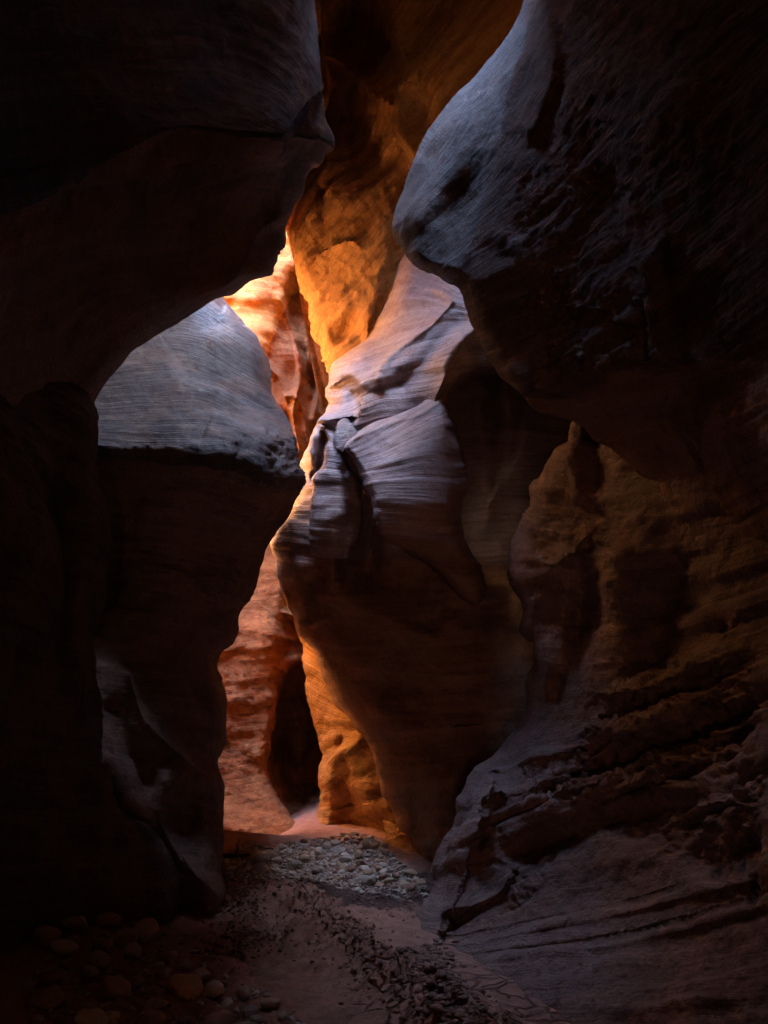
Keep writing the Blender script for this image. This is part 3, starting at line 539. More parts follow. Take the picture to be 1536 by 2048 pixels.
# ------------------------------------------------------------------ GOLD FOOT WALL (lower, behind the fluted wall)
root = rock('gold_foot_wall', (-0.3, 9.0, 0), 'amber glowing rock foot under the undercut, scalloped above the gravel bar', 'rock foot')
R6 = (26, 0.5)
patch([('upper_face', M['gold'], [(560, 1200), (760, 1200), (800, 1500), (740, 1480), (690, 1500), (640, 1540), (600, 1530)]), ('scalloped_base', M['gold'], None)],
      [(592, 1240, 0, 0), (600, 1290, *R6), (608, 1340, *R6), (613, 1380, *R6), (625, 1420, *R6), (640, 1460, *R6), (645, 1490, *R6), (652, 1510, *R6), (640, 1540, *R6), (636, 1565, *R6), (640, 1590, *R6), (637, 1620, *R6), (630, 1650, *R6), (627, 1668, *R6), (640, 1690, 0, 0), (760, 1720, 0, 0), (1000, 1800, 0, 0), (1000, 1300, 0, 0), (700, 1150, 0, 0)],
      [(600, 1280, 9.6), (620, 1400, 9.5), (660, 1350, 9.2), (645, 1480, 9.25), (700, 1450, 8.9), (640, 1560, 9.0), (700, 1550, 8.75), (760, 1580, 8.5), (635, 1650, 8.95), (700, 1660, 8.9), (740, 1620, 8.6), (760, 1670, 8.7), (800, 1650, 8.3), (950, 1700, 7.8), (950, 1400, 8.2), (640, 1690, 8.8), (760, 1710, 8.4)],
      strokes=[('s', [(640, 1545), (660, 1515), (690, 1495), (730, 1470), (745, 1465)], 4, -0.14, 34), ('r', [(645, 1530), (680, 1510), (715, 1490), (725, 1470)], 6, 0.10), ('e', 672, 1475, 14, 12, 0, 0.14), ('s', [(655, 1590), (700, 1550), (750, 1530)], 5, 0.06, 30),
               ('e', 700, 1630, 45, 60, -12, -0.16), ('s', [(710, 1560), (722, 1600), (740, 1640), (745, 1680)], 5, 0.14, 40), ('s', [(715, 1610), (740, 1606), (770, 1604)], 4, -0.10, 30), ('e', 735, 1580, 24, 18, 0, 0.08)],
      bed=[(2.0, [(600, 1280), (760, 1400)]), (1.2, [(620, 1400), (800, 1500)]), (0.75, [(640, 1540), (700, 1500), (760, 1480)]), (0.5, [(640, 1580), (690, 1545), (760, 1540)]), (0.2, [(635, 1630), (690, 1625), (760, 1610)]), (0, [(630, 1665), (760, 1670)])],
      parent=root, seed=11, skirt=1.0, lump=0.05, mid=0.03, terr=0.02, fine=0.012, step=2.8)
patch([('knob', M['gold'], None)],
      [(762, 1636, 16, .2), (775, 1630, 16, .2), (790, 1632, 16, .2), (806, 1660, 16, .2), (822, 1690, 16, .2), (845, 1730, 0, 0), (860, 1775, 0, 0), (800, 1765, 0, 0), (798, 1735, 10, .15), (785, 1715, 12, .2), (770, 1700, 14, .2), (760, 1685, 14, .2), (764, 1668, 16, .2), (760, 1652, 16, .2)],
      [(770, 1645, 8.3), (790, 1660, 8.1), (770, 1690, 8.05), (800, 1720, 7.6), (840, 1740, 7.3), (850, 1770, 7.0), (800, 1760, 7.1)],
      bedz=(-0.5, 0, 1), parent=root, seed=12, skirt=0.5, lump=0.04, mid=0.02, terr=0.03, step=2.6, rough_zones=[([(750, 1620), (870, 1620), (870, 1780), (750, 1780)], 0.03, 10, 6)])

# ------------------------------------------------------------------ RIGHT OVERHANG
root = rock('rock_overhang', (1.2, 4.8, 3.2), 'dark flaked rock overhang with diagonal grooves hanging from the upper right', 'rock overhang')
S1 = (60, 0.7); S2 = (34, 0.4); S3 = (24, .3)
H_out = [(1090, -260, 0, 0), (1060, -60, *S1), (1043, 0, *S1), (1023, 45, *S1), (993, 90, *S1), (963, 130, *S1), (933, 165, *S1), (898, 200, *S1), (868, 240, *S1), (843, 285, *S1), (823, 320, *S1), (808, 370, *S1), (790, 410, *S1), (784, 440, *S1), (793, 485, *S1), (808, 512, *S2), (825, 533, *S2), (848, 548, *S2), (878, 556, *S2), (913, 572, *S2), (931, 594, *S2), (944, 625, *S2),
         (952, 652, *S2), (970, 698, *S2), (984, 730, *S2), (997, 756, *S2), (1020, 781, *S2), (1040, 795, *S3), (1066, 814, *S3), (1099, 824, *S3), (1136, 837, *S3), (1173, 853, *S3), (1198, 882, *S3), (1240, 907, *S3), (1273, 932, *S3), (1314, 965, *S3), (1328, 990, 0, 0), (1500, 1080, 0, 0), (1780, 1100, 0, 0), (1800, 300, 0, 0), (1760, -260, 0, 0)]
H_depth = [(850, 440, 5.58), (885, 500, 5.38), (1050, 0, 5.6), (960, 140, 5.8), (860, 260, 5.9), (800, 400, 5.8), (800, 480, 5.65), (870, 540, 5.38), (930, 600, 5.2), (985, 730, 5.0), (1050, 780, 4.85), (900, 400, 5.52), (980, 300, 5.25), (950, 480, 5.22), (1000, 600, 4.95), (1050, 700, 4.85), (1100, 750, 4.7), (1190, 740, 4.45), (1270, 700, 4.25),
           (1100, 100, 5.1), (1100, 400, 4.75), (1200, 550, 4.4), (1250, 300, 4.3), (1300, 100, 4.3), (1400, 500, 3.8), (1500, 200, 3.5), (1500, 700, 3.5), (1100, 822, 5.2), (1170, 850, 5.2), (1240, 905, 5.2), (1310, 960, 5.0), (1200, 800, 4.75), (1300, 800, 4.4), (1300, 880, 4.6), (1450, 950, 4.0), (1700, 500, 2.8), (1700, 1000, 2.9), (1900, 0, 2.6), (1100, -400, 5.4), (1800, -400, 2.8)]
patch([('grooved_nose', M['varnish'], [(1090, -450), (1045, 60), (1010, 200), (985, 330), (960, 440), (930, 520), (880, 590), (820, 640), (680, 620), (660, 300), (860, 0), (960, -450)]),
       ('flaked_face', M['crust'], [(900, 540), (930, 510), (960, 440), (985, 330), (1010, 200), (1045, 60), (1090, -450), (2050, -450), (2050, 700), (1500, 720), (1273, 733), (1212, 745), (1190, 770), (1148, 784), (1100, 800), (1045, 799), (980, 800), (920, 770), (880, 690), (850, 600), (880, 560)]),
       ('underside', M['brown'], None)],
      H_out, H_depth,
      strokes=[('s', [(1040, 795), (1100, 800), (1148, 784), (1190, 770), (1212, 745), (1273, 733), (1400, 740)], 4, 0.28, 50), ('s', [(1010, 60), (985, 200), (983, 300), (990, 350), (970, 400), (940, 460), (905, 510)][::-1], 16, -0.07, 55),
               ('r', [(1050, 0), (985, 120), (920, 210), (860, 290)], 12, 0.08), ('b', [(930, 260), (900, 340), (860, 420)], 40, 0.04),
               ('e', 1200, 370, 60, 130, -10, -0.1), ('e', 1280, 620, 45, 100, 0, 0.12), ('r', [(1300, 520), (1330, 470), (1350, 520)], 14, 0.12), ('s', [(1240, 380), (1260, 480), (1285, 600), (1300, 700)], 4, 0.14, 30),
               ('s', [(1060, 610), (1060, 680), (1065, 760)][::-1], 3, 0.05, 30), ('s', [(1020, 607), (1060, 590), (1100, 560)], 2.5, 0.06, 24), ('s', [(1105, 555), (1120, 610), (1150, 680), (1152, 720)], 2.5, 0.06, 22), ('s', [(1140, 620), (1200, 625), (1235, 645)], 3, 0.06, 24), ('e', 1100, 660, 40, 90, 0, -0.05),
               ('b', [(1000, 470), (1040, 520), (960, 560)], 22, 0.05), ('e', 1350, 200, 90, 120, 0, 0.15), ('b', [(1080, 0), (1100, 120), (1060, 250)], 24, 0.12)],
      bed=[(0, [(800, 450), (880, 350), (960, 250), (1040, 130)]), (0.3, [(830, 520), (900, 460), (980, 390), (1060, 300)]), (0.7, [(900, 560), (980, 510), (1080, 440), (1180, 340)]), (1.15, [(950, 640), (1040, 600), (1150, 520), (1300, 400)]), (1.6, [(990, 740), (1080, 700), (1200, 640), (1350, 540)]), (2.0, [(1060, 800), (1200, 740), (1400, 650)]), (2.6, [(1200, 880), (1400, 800)])],
      parent=root, seed=13, skirt=0.5, lump=0.04, mid=0.02, terr=0.012, step=3.6,
      rough_zones=[([(1000, 60), (1500, 0), (1536, 760), (1200, 790), (1050, 800), (1010, 600), (1000, 400)], 0.016, 60, 5.0), ([(1040, 580), (1300, 560), (1290, 745), (1190, 775), (1060, 800)], 0.022, 25, 8)])

# ------------------------------------------------------------------ RIGHT BUTTRESS
root = rock('rock_buttress', (1.4, 4.8, 0), 'brown pillared rock buttress with ledged base filling the lower right beside the sand', 'rock buttress')
T1 = (34, 0.5); T2 = (50, 0.6); T3 = (30, .35)
I_out = [(1150, 700, 0, 0), (1140, 838, 22, .3), (1132, 874, *T1), (1115, 911, *T1), (1082, 961, *T1), (1061, 990, *T1), (1037, 1044, *T1), (1024, 1085, *T1), (1018, 1139, *T1), (1030, 1176, *T1), (1043, 1222, *T1), (1039, 1255, *T1), (1053, 1276, *T1), (1070, 1288, *T1), (1068, 1329, *T1), (1053, 1354, *T1), (1055, 1396, *T1), (1045, 1441, *T1), (1020, 1478, *T1), (1002, 1503, *T2),
         (960, 1542, *T2), (928, 1586, *T2), (914, 1605, *T2), (903, 1640, *T2), (893, 1690, *T2), (872, 1742, *T2), (858, 1778, *T2), (822, 1828, *T3), (812, 1848, *T3), (814, 1868, *T3), (835, 1892, *T3), (860, 1925, *T3), (880, 1960, *T3), (895, 2010, *T3), (905, 2070, 0, 0), (960, 2180, 0, 0), (1600, 2350, 0, 0), (1800, 2250, 0, 0), (1800, 900, 0, 0), (1500, 700, 0, 0)]
I_depth = [(1145, 780, 6.2), (1135, 880, 6.15), (1070, 980, 6.15), (1025, 1120, 6.1), (1050, 1260, 6.1), (1060, 1380, 5.95), (1010, 1500, 5.85), (930, 1590, 5.75), (890, 1700, 5.6), (820, 1840, 5.3), (870, 1930, 4.75), (900, 2030, 4.15), (1100, 1100, 5.75), (1200, 950, 5.85), (1120, 1300, 5.65), (1190, 1200, 5.45), (1280, 1150, 5.1), (1100, 1480, 5.4), (1250, 1300, 5.0), (1350, 1200, 4.8), (1350, 1000, 4.7),
           (1000, 1620, 5.25), (1150, 1600, 4.9), (1300, 1500, 4.5), (960, 1760, 5.15), (1100, 1760, 4.75), (1000, 1880, 4.6), (1250, 1780, 4.2), (1000, 1990, 4.2), (1200, 1950, 3.8), (1500, 1300, 3.9), (1500, 1700, 3.3), (1500, 2000, 2.95), (1300, 2200, 3.0), (1900, 1200, 2.7), (1900, 2000, 2.2), (1600, 800, 3.8)]
patch([('pillar_face', M['rough'], [(1100, 650), (2150, 650), (2150, 1150), (1500, 1250), (1330, 1300), (1200, 1330), (1180, 1420), (1060, 1500), (960, 1520), (980, 1100)]), ('ledged_base', M['rough'], None)],
      I_out, I_depth,
      strokes=[('e', 1190, 905, 42, 60, -15, -0.25), ('r', [(1138, 840), (1140, 890), (1150, 960), (1155, 1000)], 8, 0.10), ('e', 1165, 1240, 34, 120, 4, -0.36), ('b', [(1100, 1130), (1150, 1110), (1190, 1140)], 14, 0.10), ('s', [(1040, 1180), (1080, 1160), (1120, 1150), (1150, 1110)], 5, 0.10, 40),
               ('s', [(1050, 1250), (1075, 1225), (1095, 1190)], 5, 0.10, 30), ('b', [(1075, 1280), (1090, 1330), (1080, 1390)], 16, 0.06), ('e', 1105, 1400, 40, 70, 10, -0.12), ('b', [(1230, 1120), (1225, 1220), (1240, 1320)], 36, 0.22), ('e', 1340, 1240, 50, 80, 15, -0.18),
               ('s', [(1170, 1480), (1190, 1400), (1240, 1360), (1340, 1330), (1420, 1270)], 8, -0.16, 60), ('b', [(1190, 1380), (1270, 1380), (1360, 1340)], 20, 0.12), ('b', [(1180, 1460), (1290, 1450), (1400, 1390)], 18, 0.08),
               ('e', 1070, 1700, 75, 45, -15, -0.22), ('s', [(975, 1650), (1010, 1625), (1060, 1620), (1130, 1640), (1200, 1600), (1300, 1560)], 8, 0.16, 60), ('r', [(985, 1560), (960, 1640), (925, 1740), (880, 1860)], 12, 0.12), ('s', [(1000, 1505), (985, 1570), (965, 1650)][::-1], 5, 0.12, 30), ('b', [(905, 1740), (880, 1830)], 20, -0.08),
               ('s', [(850, 1895), (960, 1880), (1100, 1858), (1300, 1815), (1600, 1740)], 2.5, 0.035, 22), ('b', [(870, 1915), (1000, 1905), (1150, 1885), (1350, 1840), (1600, 1770)], 5, -0.03), ('b', [(880, 1938), (1000, 1930), (1150, 1912), (1350, 1872), (1600, 1810)], 10, -0.02), ('b', [(840, 1870), (1000, 1855), (1200, 1815), (1600, 1700)], 5, -0.025),
               ('b', [(930, 1660), (1000, 1640), (1200, 1570), (1536, 1440)], 6, -0.03), ('b', [(900, 1740), (980, 1720), (1050, 1760)], 5, -0.03), ('s', [(915, 1830), (960, 1810), (1000, 1790), (1020, 1760)], 3, 0.10, 24),
               ('r', [(880, 1880), (875, 1920), (890, 1980)], 8, 0.08), ('s', [(1010, 1590), (1100, 1560), (1250, 1500), (1400, 1430)], 5, 0.10, 40), ('s', [(1000, 1540), (1080, 1520), (1150, 1500)], 4, 0.08, 30), ('b', [(1300, 950), (1350, 1050), (1380, 1150)], 50, -0.2), ('e', 1420, 1600, 90, 60, -25, 0.15)],
      bed=[(3.4, [(1100, 900), (1300, 900)]), (2.6, [(1030, 1130), (1200, 1150), (1500, 1100)]), (1.9, [(1050, 1380), (1250, 1360), (1500, 1270)]), (1.55, [(1000, 1530), (1150, 1480), (1400, 1380)]), (1.2, [(930, 1620), (1050, 1570), (1250, 1500), (1500, 1400)]), (0.8, [(890, 1730), (1000, 1680), (1200, 1620), (1500, 1520)]), (0.5, [(850, 1810), (1000, 1790), (1250, 1720), (1500, 1640)]),
           (0.25, [(815, 1860), (1000, 1865), (1200, 1840), (1500, 1780)]), (0.1, [(870, 1920), (1000, 1920), (1200, 1895), (1500, 1850)]), (-0.2, [(900, 2010), (1200, 2010), (1500, 1990)])],
      parent=root, seed=14, skirt=0.9, lump=0.06, mid=0.03, terr=0.026, step=3.4, fine=0.008,
      rough_zones=[([(1170, 1300), (1400, 1280), (1536, 1300), (1536, 1850), (1300, 1720), (1150, 1640), (1020, 1600), (1100, 1500)], 0.06, 50, 4.5), ([(985, 1500), (1300, 1450), (1300, 1600), (1000, 1640)], 0.03, 25, 7), ([(1040, 1650), (1130, 1700), (1090, 1800), (960, 1850), (1000, 1780)], 0.04, 20, 8), ([(1020, 900), (1300, 1000), (1400, 1250), (1180, 1330), (1040, 1280)], 0.018, 40, 4)])

# ------------------------------------------------------------------ unseen rims shaping the light: shafts, the plateau and the passage behind the eye
def sheet(name, rows, mat, lump=0.15, seed=0, close=False):
    """rows: list of equally long point lists (n,3)"""
    R = np.array(rows, float); h, w = R.shape[:2]
    idx = np.arange(h * w).reshape(h, w)
    if close: idx = np.c_[idx, idx[:, :1]]
    f = np.stack([idx[:-1, :-1], idx[1:, :-1], idx[1:, 1:], idx[:-1, 1:]], -1).reshape(-1, 4)
    v = R.reshape(-1, 3)
    return v, f
slot = [(-0.25, 4.35, 7.0, 10.6), (0.25, 4.35, 7.0, 11.5), (0.27, 5.75, 7.4, 13.5), (0.65, 6.1, 7.8, 14.6), (0.6, 7.1, 8.3, 14.6), (-0.2, 7.45, 8.4, 13.0), (-1.4, 7.4, 8.4, 10.6), (-1.55, 6.5, 9.0, 10.2), (-0.25, 5.8, 8.0, 10.4)]  # unseen sky opening, outline and heights shaped to steer the light
pit = [(-0.5, -4.6, 2.0, 10.5), (0.5, -4.6, 2.0, 10.5), (2.5, -4.4, -0.3, 10.8), (7.6, -4.8, -0.3, 11.0), (8.4, -7.0, -0.3, 11.0), (7.4, -9.2, -0.3, 11.0), (1.5, -9.6, -0.3, 11.0), (-1.2, -8.8, -0.3, 10.8), (-1.6, -6.5, -0.3, 10.6)]  # open pit added behind the eye for soft warm fill light
bounce_chamber = [(-1.05, 8.2, 6.2, 10.2), (-1.5, 9.5, 6.65, 10.4), (-1.65, 10.4, 7.0, 10.6), (-1.4, 11.4, 8.3, 11.2), (0.0, 12.6, 0.0, 11.5), (-0.8, 13.4, -0.3, 11.5), (-2.6, 12.9, -0.3, 11.5), (-5.0, 12.0, -0.3, 11.5), (-5.8, 10.0, -0.3, 11.5), (-5.0, 8.3, -0.3, 11.5), (-3.0, 7.8, 2.5, 11.0), (-2.0, 7.9, 5.5, 10.8)]  # unseen chamber: sunlit far side bounces orange, hanging right wall shades the golden wall
holes = []
for k, pg in enumerate((slot, bounce_chamber, pit)):
    S = spline(pg, 10); nz = 50; holes.append(S)
    rows = [np.c_[S[:, 0], S[:, 1], S[:, 2] + (S[:, 3] - S[:, 2]) * j / nz] for j in range(nz, -1, -1)]
    v, f = sheet('rim', rows, M['rim'], close=True)
    n = vnormals(v, f); v = v + n * ((0.12 * fbm(v * 1.0, 3, 50) + 0.03 * np.clip(noise(np.c_[v[:, :2] * 0.5, v[:, 2] * 4], 52) * 2, -1, 1)) * smooth(S[:, 3].min() + 0.2 - v[:, 2], 0, 0.4))[:, None]
    o = link('light_shaping_rim', make_mesh('light_shaping_rim', v, f, M['varnish' if k == 0 else 'rim'], {'bed': v[:, 2]})); tag(o, kind='structure')  # slot walls kept dark to cut bounce onto the golden wall
shade_rib = spline([(-0.80, 8.2), (-0.86, 8.8), (-1.0, 9.5), (-1.1, 10.0)], 8, False)  # added hanging curtain that shades the top of the golden wall
rows = [np.c_[shade_rib[:, 0] - 0.25 * j, shade_rib[:, 1], np.full(len(shade_rib), z)] for j, z in ((0, 10.9), (0, 9.5), (0, 8.3), (0.2, 7.7), (1, 7.5), (1.8, 7.8), (2, 9.0), (2, 10.9))]
v, f = sheet('shade_rib', rows, M['rim']); v = v + 0.06 * np.c_[fbm(v * 2, 3, 54), fbm(v * 2 + 5, 3, 55), 0.5 * fbm(v * 2 + 9, 3, 56)]
o = link('light_shaping_rim', make_mesh('light_shaping_rim', v, f, M['varnish'], {'bed': v[:, 2]})); tag(o, kind='structure')
from mathutils.geometry import delaunay_2d_cdt
vs, ed = [], []
for S in holes: ed += [(len(vs) + i, len(vs) + (i + 1) % len(S)) for i in range(len(S))]; vs += [Vector((a, b)) for a, b in S[:, :2]]
R9 = 40.0; m0 = len(vs)
outer = [Vector((cx * R9, 8 + cy * R9)) for cx, cy in ((-1, -1), (0, -1), (1, -1), (1, 0), (1, 1), (0, 1), (-1, 1), (-1, 0))]
gp = np.array([(a, b) for a in np.arange(-12, 12, 0.8) for b in np.arange(-14, 24, 0.8)]); gp = gp + rng.uniform(-.2, .2, gp.shape)
inh = lambda q: inside(q, holes[0]) | inside(q, holes[1]) | inside(q, holes[2])
gp = gp[~inh(gp) & (np.min([near_poly(gp, h_)[0] for h_ in holes], 0) > 0.3)]
ed += [(m0 + i, m0 + (i + 1) % 8) for i in range(8)]; vs += outer + [Vector(p) for p in gp]
v2, _, f2, *_ = delaunay_2d_cdt(vs, ed, [], 0, 1e-5)
v2 = np.array([tuple(p) for p in v2]); f2 = np.array([t_ for t_ in f2 if len(t_) == 3]); f2 = f2[~inh(v2[f2].mean(1))]
ws = zs = 0; dd = np.full(len(v2), 1e9)
for h_ in holes:
    d_, _, i_, t_, _ = near_poly(v2, h_); w_ = 1 / (d_ + 1e-6) ** 2; zs = zs + w_ * (h_[i_, 3] * (1 - t_) + np.roll(h_, -1, 0)[i_, 3] * t_); ws = ws + w_; dd = np.minimum(dd, d_)
zz = zs / ws
zz = zz + np.where(dd > 0.05, 0.25 * fbm(np.c_[v2, v2[:, :1]] * 0.4, 3, 60) + 0.06 * np.minimum(dd, 10), 0)
v = np.c_[v2, zz]; far = [int(np.argmin(((v2 - np.array(p)) ** 2).sum(1))) for p in outer]; nb = len(v)
v = np.r_[v, np.c_[v2[far], np.full(8, -6.0)]]
f = np.r_[f2, np.array([(far[i], nb + i, nb + (i + 1) % 8) for i in range(8)] + [(far[i], nb + (i + 1) % 8, far[(i + 1) % 8]) for i in range(8)])]
o = link('light_seal_plateau', make_mesh('light_seal_plateau', v, f, M['rim'], {'bed': v[:, 2]})); tag(o, kind='structure')  # unseen cover, dropped at its edge, that seals out stray sky light
# unseen passage behind the eye, narrowed to set the fill light: side walls, back and roof as one bent sheet
arch = [(-2.6, -0.4), (-2.5, 1.5), (-2.7, 3.5), (-2.2, 5.6), (-0.8, 6.5), (0.9, 6.5), (2.3, 5.6), (2.8, 3.5), (2.5, 1.5), (2.6, -0.4)]
Ar = spline(arch, 8, False); rows = []
for yy, sx, zt_ in ((3.5, 1.6, 6.5), (3, 1.6, 6.5), (2.2, 1.15, 6.4), (1.2, 1.0, 6.0), (0.3, 0.9, 5.4), (-0.6, 0.65, 4.2), (-1.3, 0.36, 2.8), (-1.8, 0.15, 1.7), (-2.3, 0.088, 1.35), (-2.8, 0.082, 1.3), (-3.5, 0.085, 1.3), (-4.1, 0.11, 1.5), (-4.75, 0.2, 2.3)):
    rows.append(np.c_[Ar[:, 0] * sx, np.full(len(Ar), yy), -0.4 + (Ar[:, 1] + 0.4) / 6.9 * (zt_ + 0.4)])
v, f = sheet('passage', rows, M['brown'])
v = v + 0.12 * smooth(v[:, 1], -2.2, 0.5)[:, None] * np.c_[fbm(v, 3, 70), 0 * v[:, 0], fbm(v + 9, 3, 71)]
o = link('fill_light_passage', make_mesh('fill_light_passage', v, f, M['brown'], {'bed': v[:, 2]})); tag(o, kind='structure')
# ------------------------------------------------------------------ ground
def px_of(x, y, z): return CX + x / y * F, CY - (z - CZ) / y * F
def gpt(px, py):     # where the sight line meets the flat bed
    Y = CZ * F / (py - CY); return (px - CX) / F * Y, Y
ridge = spline([gpt(600, 1800), gpt(640, 1850), gpt(690, 1890), gpt(760, 1950), gpt(850, 2010), gpt(960, 2100)], 6, False)
bank = spline([gpt(450, 1790), gpt(500, 1840), gpt(520, 1900), gpt(450, 1960), gpt(300, 2040)], 6, False)
def ground_z(x, y, detail=True):
    p = np.c_[x, y, np.zeros_like(x)]; q = p[:, :2]
    dr, *_ = near_poly(q, ridge, False); db, _, _, _, sb = near_poly(q, bank, False)
    z = 0.10 * np.exp(-(dr / 0.22) ** 2) + np.where(sb > 0, 1, -1) * 0 
    left = smooth(-x - 0.35 * (y - 4) * 0 - 0.9, -0.35, 0.9); z = z + 0.16 * left
    z = z + 0.10 * smooth(y, 6.4, 7.6) * np.exp(-((x + 0.6) / 1.6) ** 2) - 0.30 * smooth(y, 7.7, 8.8) * smooth(-x, 0.75, 1.5)
    z = z + 0.05 * fbm(p * 0.9, 3, 80)
    if detail:
        cl = np.exp(-(dr / 0.26) ** 2) + 0.8 * np.exp(-(db / 0.28) ** 2) + 0.55 * np.exp(-((y - 6.2) / 0.75) ** 2) * smooth(x, -1.4, 0.1)
        cl = np.clip(cl, 0, 1.2); b = np.clip(fbm(p * 9, 4, 82, 0.6) * 2.5, -1, 1)
        z = z + 0.05 * cl * (b + 0.7 * np.abs(noise(p * 26, 85))) + 0.006 * fbm(p * 7, 4, 83) + 0.012 * fbm(p * 3, 3, 84)
    return z
GTX, GTY = np.meshgrid(np.arange(-4, 3, 0.05), np.arange(2, 14, 0.05)); GT = ground_z(GTX.ravel(), GTY.ravel(), False).reshape(GTX.shape)
def gz(x, y):        # bed height from a table
    a = min(max((x + 4) / 0.05, 0), GT.shape[1] - 2); b = min(max((y - 2) / 0.05, 0), GT.shape[0] - 2); i, j = int(a), int(b); a -= i; b -= j
    return float((GT[j, i] * (1 - a) + GT[j, i + 1] * a) * (1 - b) + (GT[j + 1, i] * (1 - a) + GT[j + 1, i + 1] * a) * b)
def grid_rows(xs, ys):
    gx, gy = np.meshgrid(xs, ys); x, y = gx.ravel(), gy.ravel()
    v = np.c_[x, y, ground_z(x, y)]; idx = np.arange(len(x)).reshape(gx.shape)
    f = np.stack([idx[:-1, :-1], idx[:-1, 1:], idx[1:, 1:], idx[1:, :-1]], -1).reshape(-1, 4)
    return v, f
t = NT('red_sand')
pos = t.node('ShaderNodeTexCoord').outputs['Object']
n1 = t.noise(pos, 1.6, 5.0, 0.6); n2 = t.noise(pos, 9.0, 6.0, 0.65); n3 = t.noise(pos, 120.0, 3.0, 0.7)
damp = t.node('ShaderNodeAttribute', attribute_name='damp').outputs['Fac']
col = t.ramp(n2, [(0.3, (0.27, 0.135, 0.10)), (0.55, (0.42, 0.225, 0.17)), (0.75, (0.50, 0.29, 0.225))])
dm = t.remap(t.math('ADD', damp, t.math('MULTIPLY', t.math('SUBTRACT', n2, 0.5), 1.6)), 0.35, 0.65)
col = t.mix(dm, col, (0.085, 0.05, 0.045))
col = t.mix(t.remap(n3, 0.35, 0.7, 0.0, 0.3), col, (0.12, 0.07, 0.06))
h = t.math('MULTIPLY_ADD', n3, 0.004, t.math('MULTIPLY', n2, 0.02))
mudm = t.node('ShaderNodeAttribute', attribute_name='mud').outputs['Fac']
wv = t.node('ShaderNodeVectorMath', {0: pos, 1: (0.16, 0.16, 0.16)}, operation='MULTIPLY_ADD')
wn_ = t.node('ShaderNodeTexNoise', {'Vector': pos, 'Scale': 5.0}); 
wp = t.node('ShaderNodeVectorMath', {0: wn_.outputs[1], 1: (0.16, 0.16, 0.0), 2: pos}, operation='MULTIPLY_ADD').outputs[0]
cr = t.node('ShaderNodeTexVoronoi', {'Vector': wp, 'Scale': 5.5}, feature='DISTANCE_TO_EDGE').outputs['Distance']
crack = t.math('MULTIPLY', t.remap(cr, 0.0, 0.07, 1.0, 0.0), mudm)
h = t.math('MULTIPLY_ADD', crack, -0.03, h); col = t.mix(t.math('MULTIPLY', crack, 0.4), col, (0.06, 0.03, 0.025))
bp = t.node('ShaderNodeBump', {'Height': h, 'Strength': 0.9, 'Distance': 1.0})
t.l.new(bp.outputs[0], t.b.inputs['Normal']); t.l.new(col, t.b.inputs['Base Color']); t.b.inputs['Roughness'].default_value = 0.9; t.b.inputs['Specular IOR Level'].default_value = 0.2
M['sand'] = t.m
def damp_of(v):
    p = np.c_[v[:, 0], v[:, 1], 0 * v[:, 0]]
    return np.clip(1.1 * np.exp(-((v[:, 1] - 6.25 - 0.15 * v[:, 0]) / 0.55) ** 2) * smooth(v[:, 0], -1.0, -0.1) + 0.35 * fbm(p * 2, 3, 88), 0, 1)
def mud_of(v): return smooth(4.6 - v[:, 1], 0, 0.4) * smooth(v[:, 0], -0.25, 0.0)
xs = np.r_[np.linspace(-6.5, -2.6, 20)[:-1], np.arange(-2.6, 1.6, 0.02), np.linspace(1.6, 9.0, 30)]
ys = np.r_[np.linspace(-11, 3.3, 60)[:-1], np.arange(3.3, 9.4, 0.022), np.linspace(9.4, 15, 30)]
v, f = grid_rows(xs, ys)
o = link('stream_bed', make_mesh('stream_bed', v, f, M['sand'], {'damp': damp_of(v), 'mud': mud_of(v)})); tag(o, kind='structure')

# ------------------------------------------------------------------ stones
def stone_material(name, a, b, c):
    t = NT(name); pos = t.node('ShaderNodeTexCoord').outputs['Object']; rnd = t.node('ShaderNodeObjectInfo').outputs['Random']
    p2 = t.node('ShaderNodeVectorMath', {0: pos, 1: rnd}, operation='ADD').outputs[0]
    n1 = t.noise(p2, 2.5, 5.0, 0.6); n2 = t.noise(p2, 16.0, 5.0, 0.7)
    col = t.mix(t.remap(n1, 0.35, 0.65), a, b); col = t.mix(t.remap(rnd, 0.0, 1.0, 0.0, 0.45), col, c); col = t.mix(t.remap(n2, 0.5, 0.75, 0.0, 0.5), col, (0.10, 0.07, 0.055))
    bp = t.node('ShaderNodeBump', {'Height': t.math('MULTIPLY_ADD', n2, 0.05, t.math('MULTIPLY', n1, 0.10)), 'Strength': 0.8, 'Distance': 0.1})
    t.l.new(bp.outputs[0], t.b.inputs['Normal']); t.l.new(col, t.b.inputs['Base Color']); t.b.inputs['Roughness'].default_value = 0.8; t.b.inputs['Specular IOR Level'].default_value = 0.3
    return t.m
STM = {'pale': stone_material('pale_stone', (0.58, 0.53, 0.46), (0.68, 0.63, 0.56), (0.54, 0.45, 0.36)), 'tan': stone_material('tan_stone', (0.46, 0.33, 0.22), (0.55, 0.41, 0.28), (0.42, 0.26, 0.17)),
       'red': stone_material('red_stone', (0.34, 0.19, 0.13), (0.42, 0.26, 0.19), (0.28, 0.17, 0.13)), 'grey': stone_material('grey_stone', (0.38, 0.33, 0.29), (0.48, 0.43, 0.38), (0.36, 0.28, 0.23))}
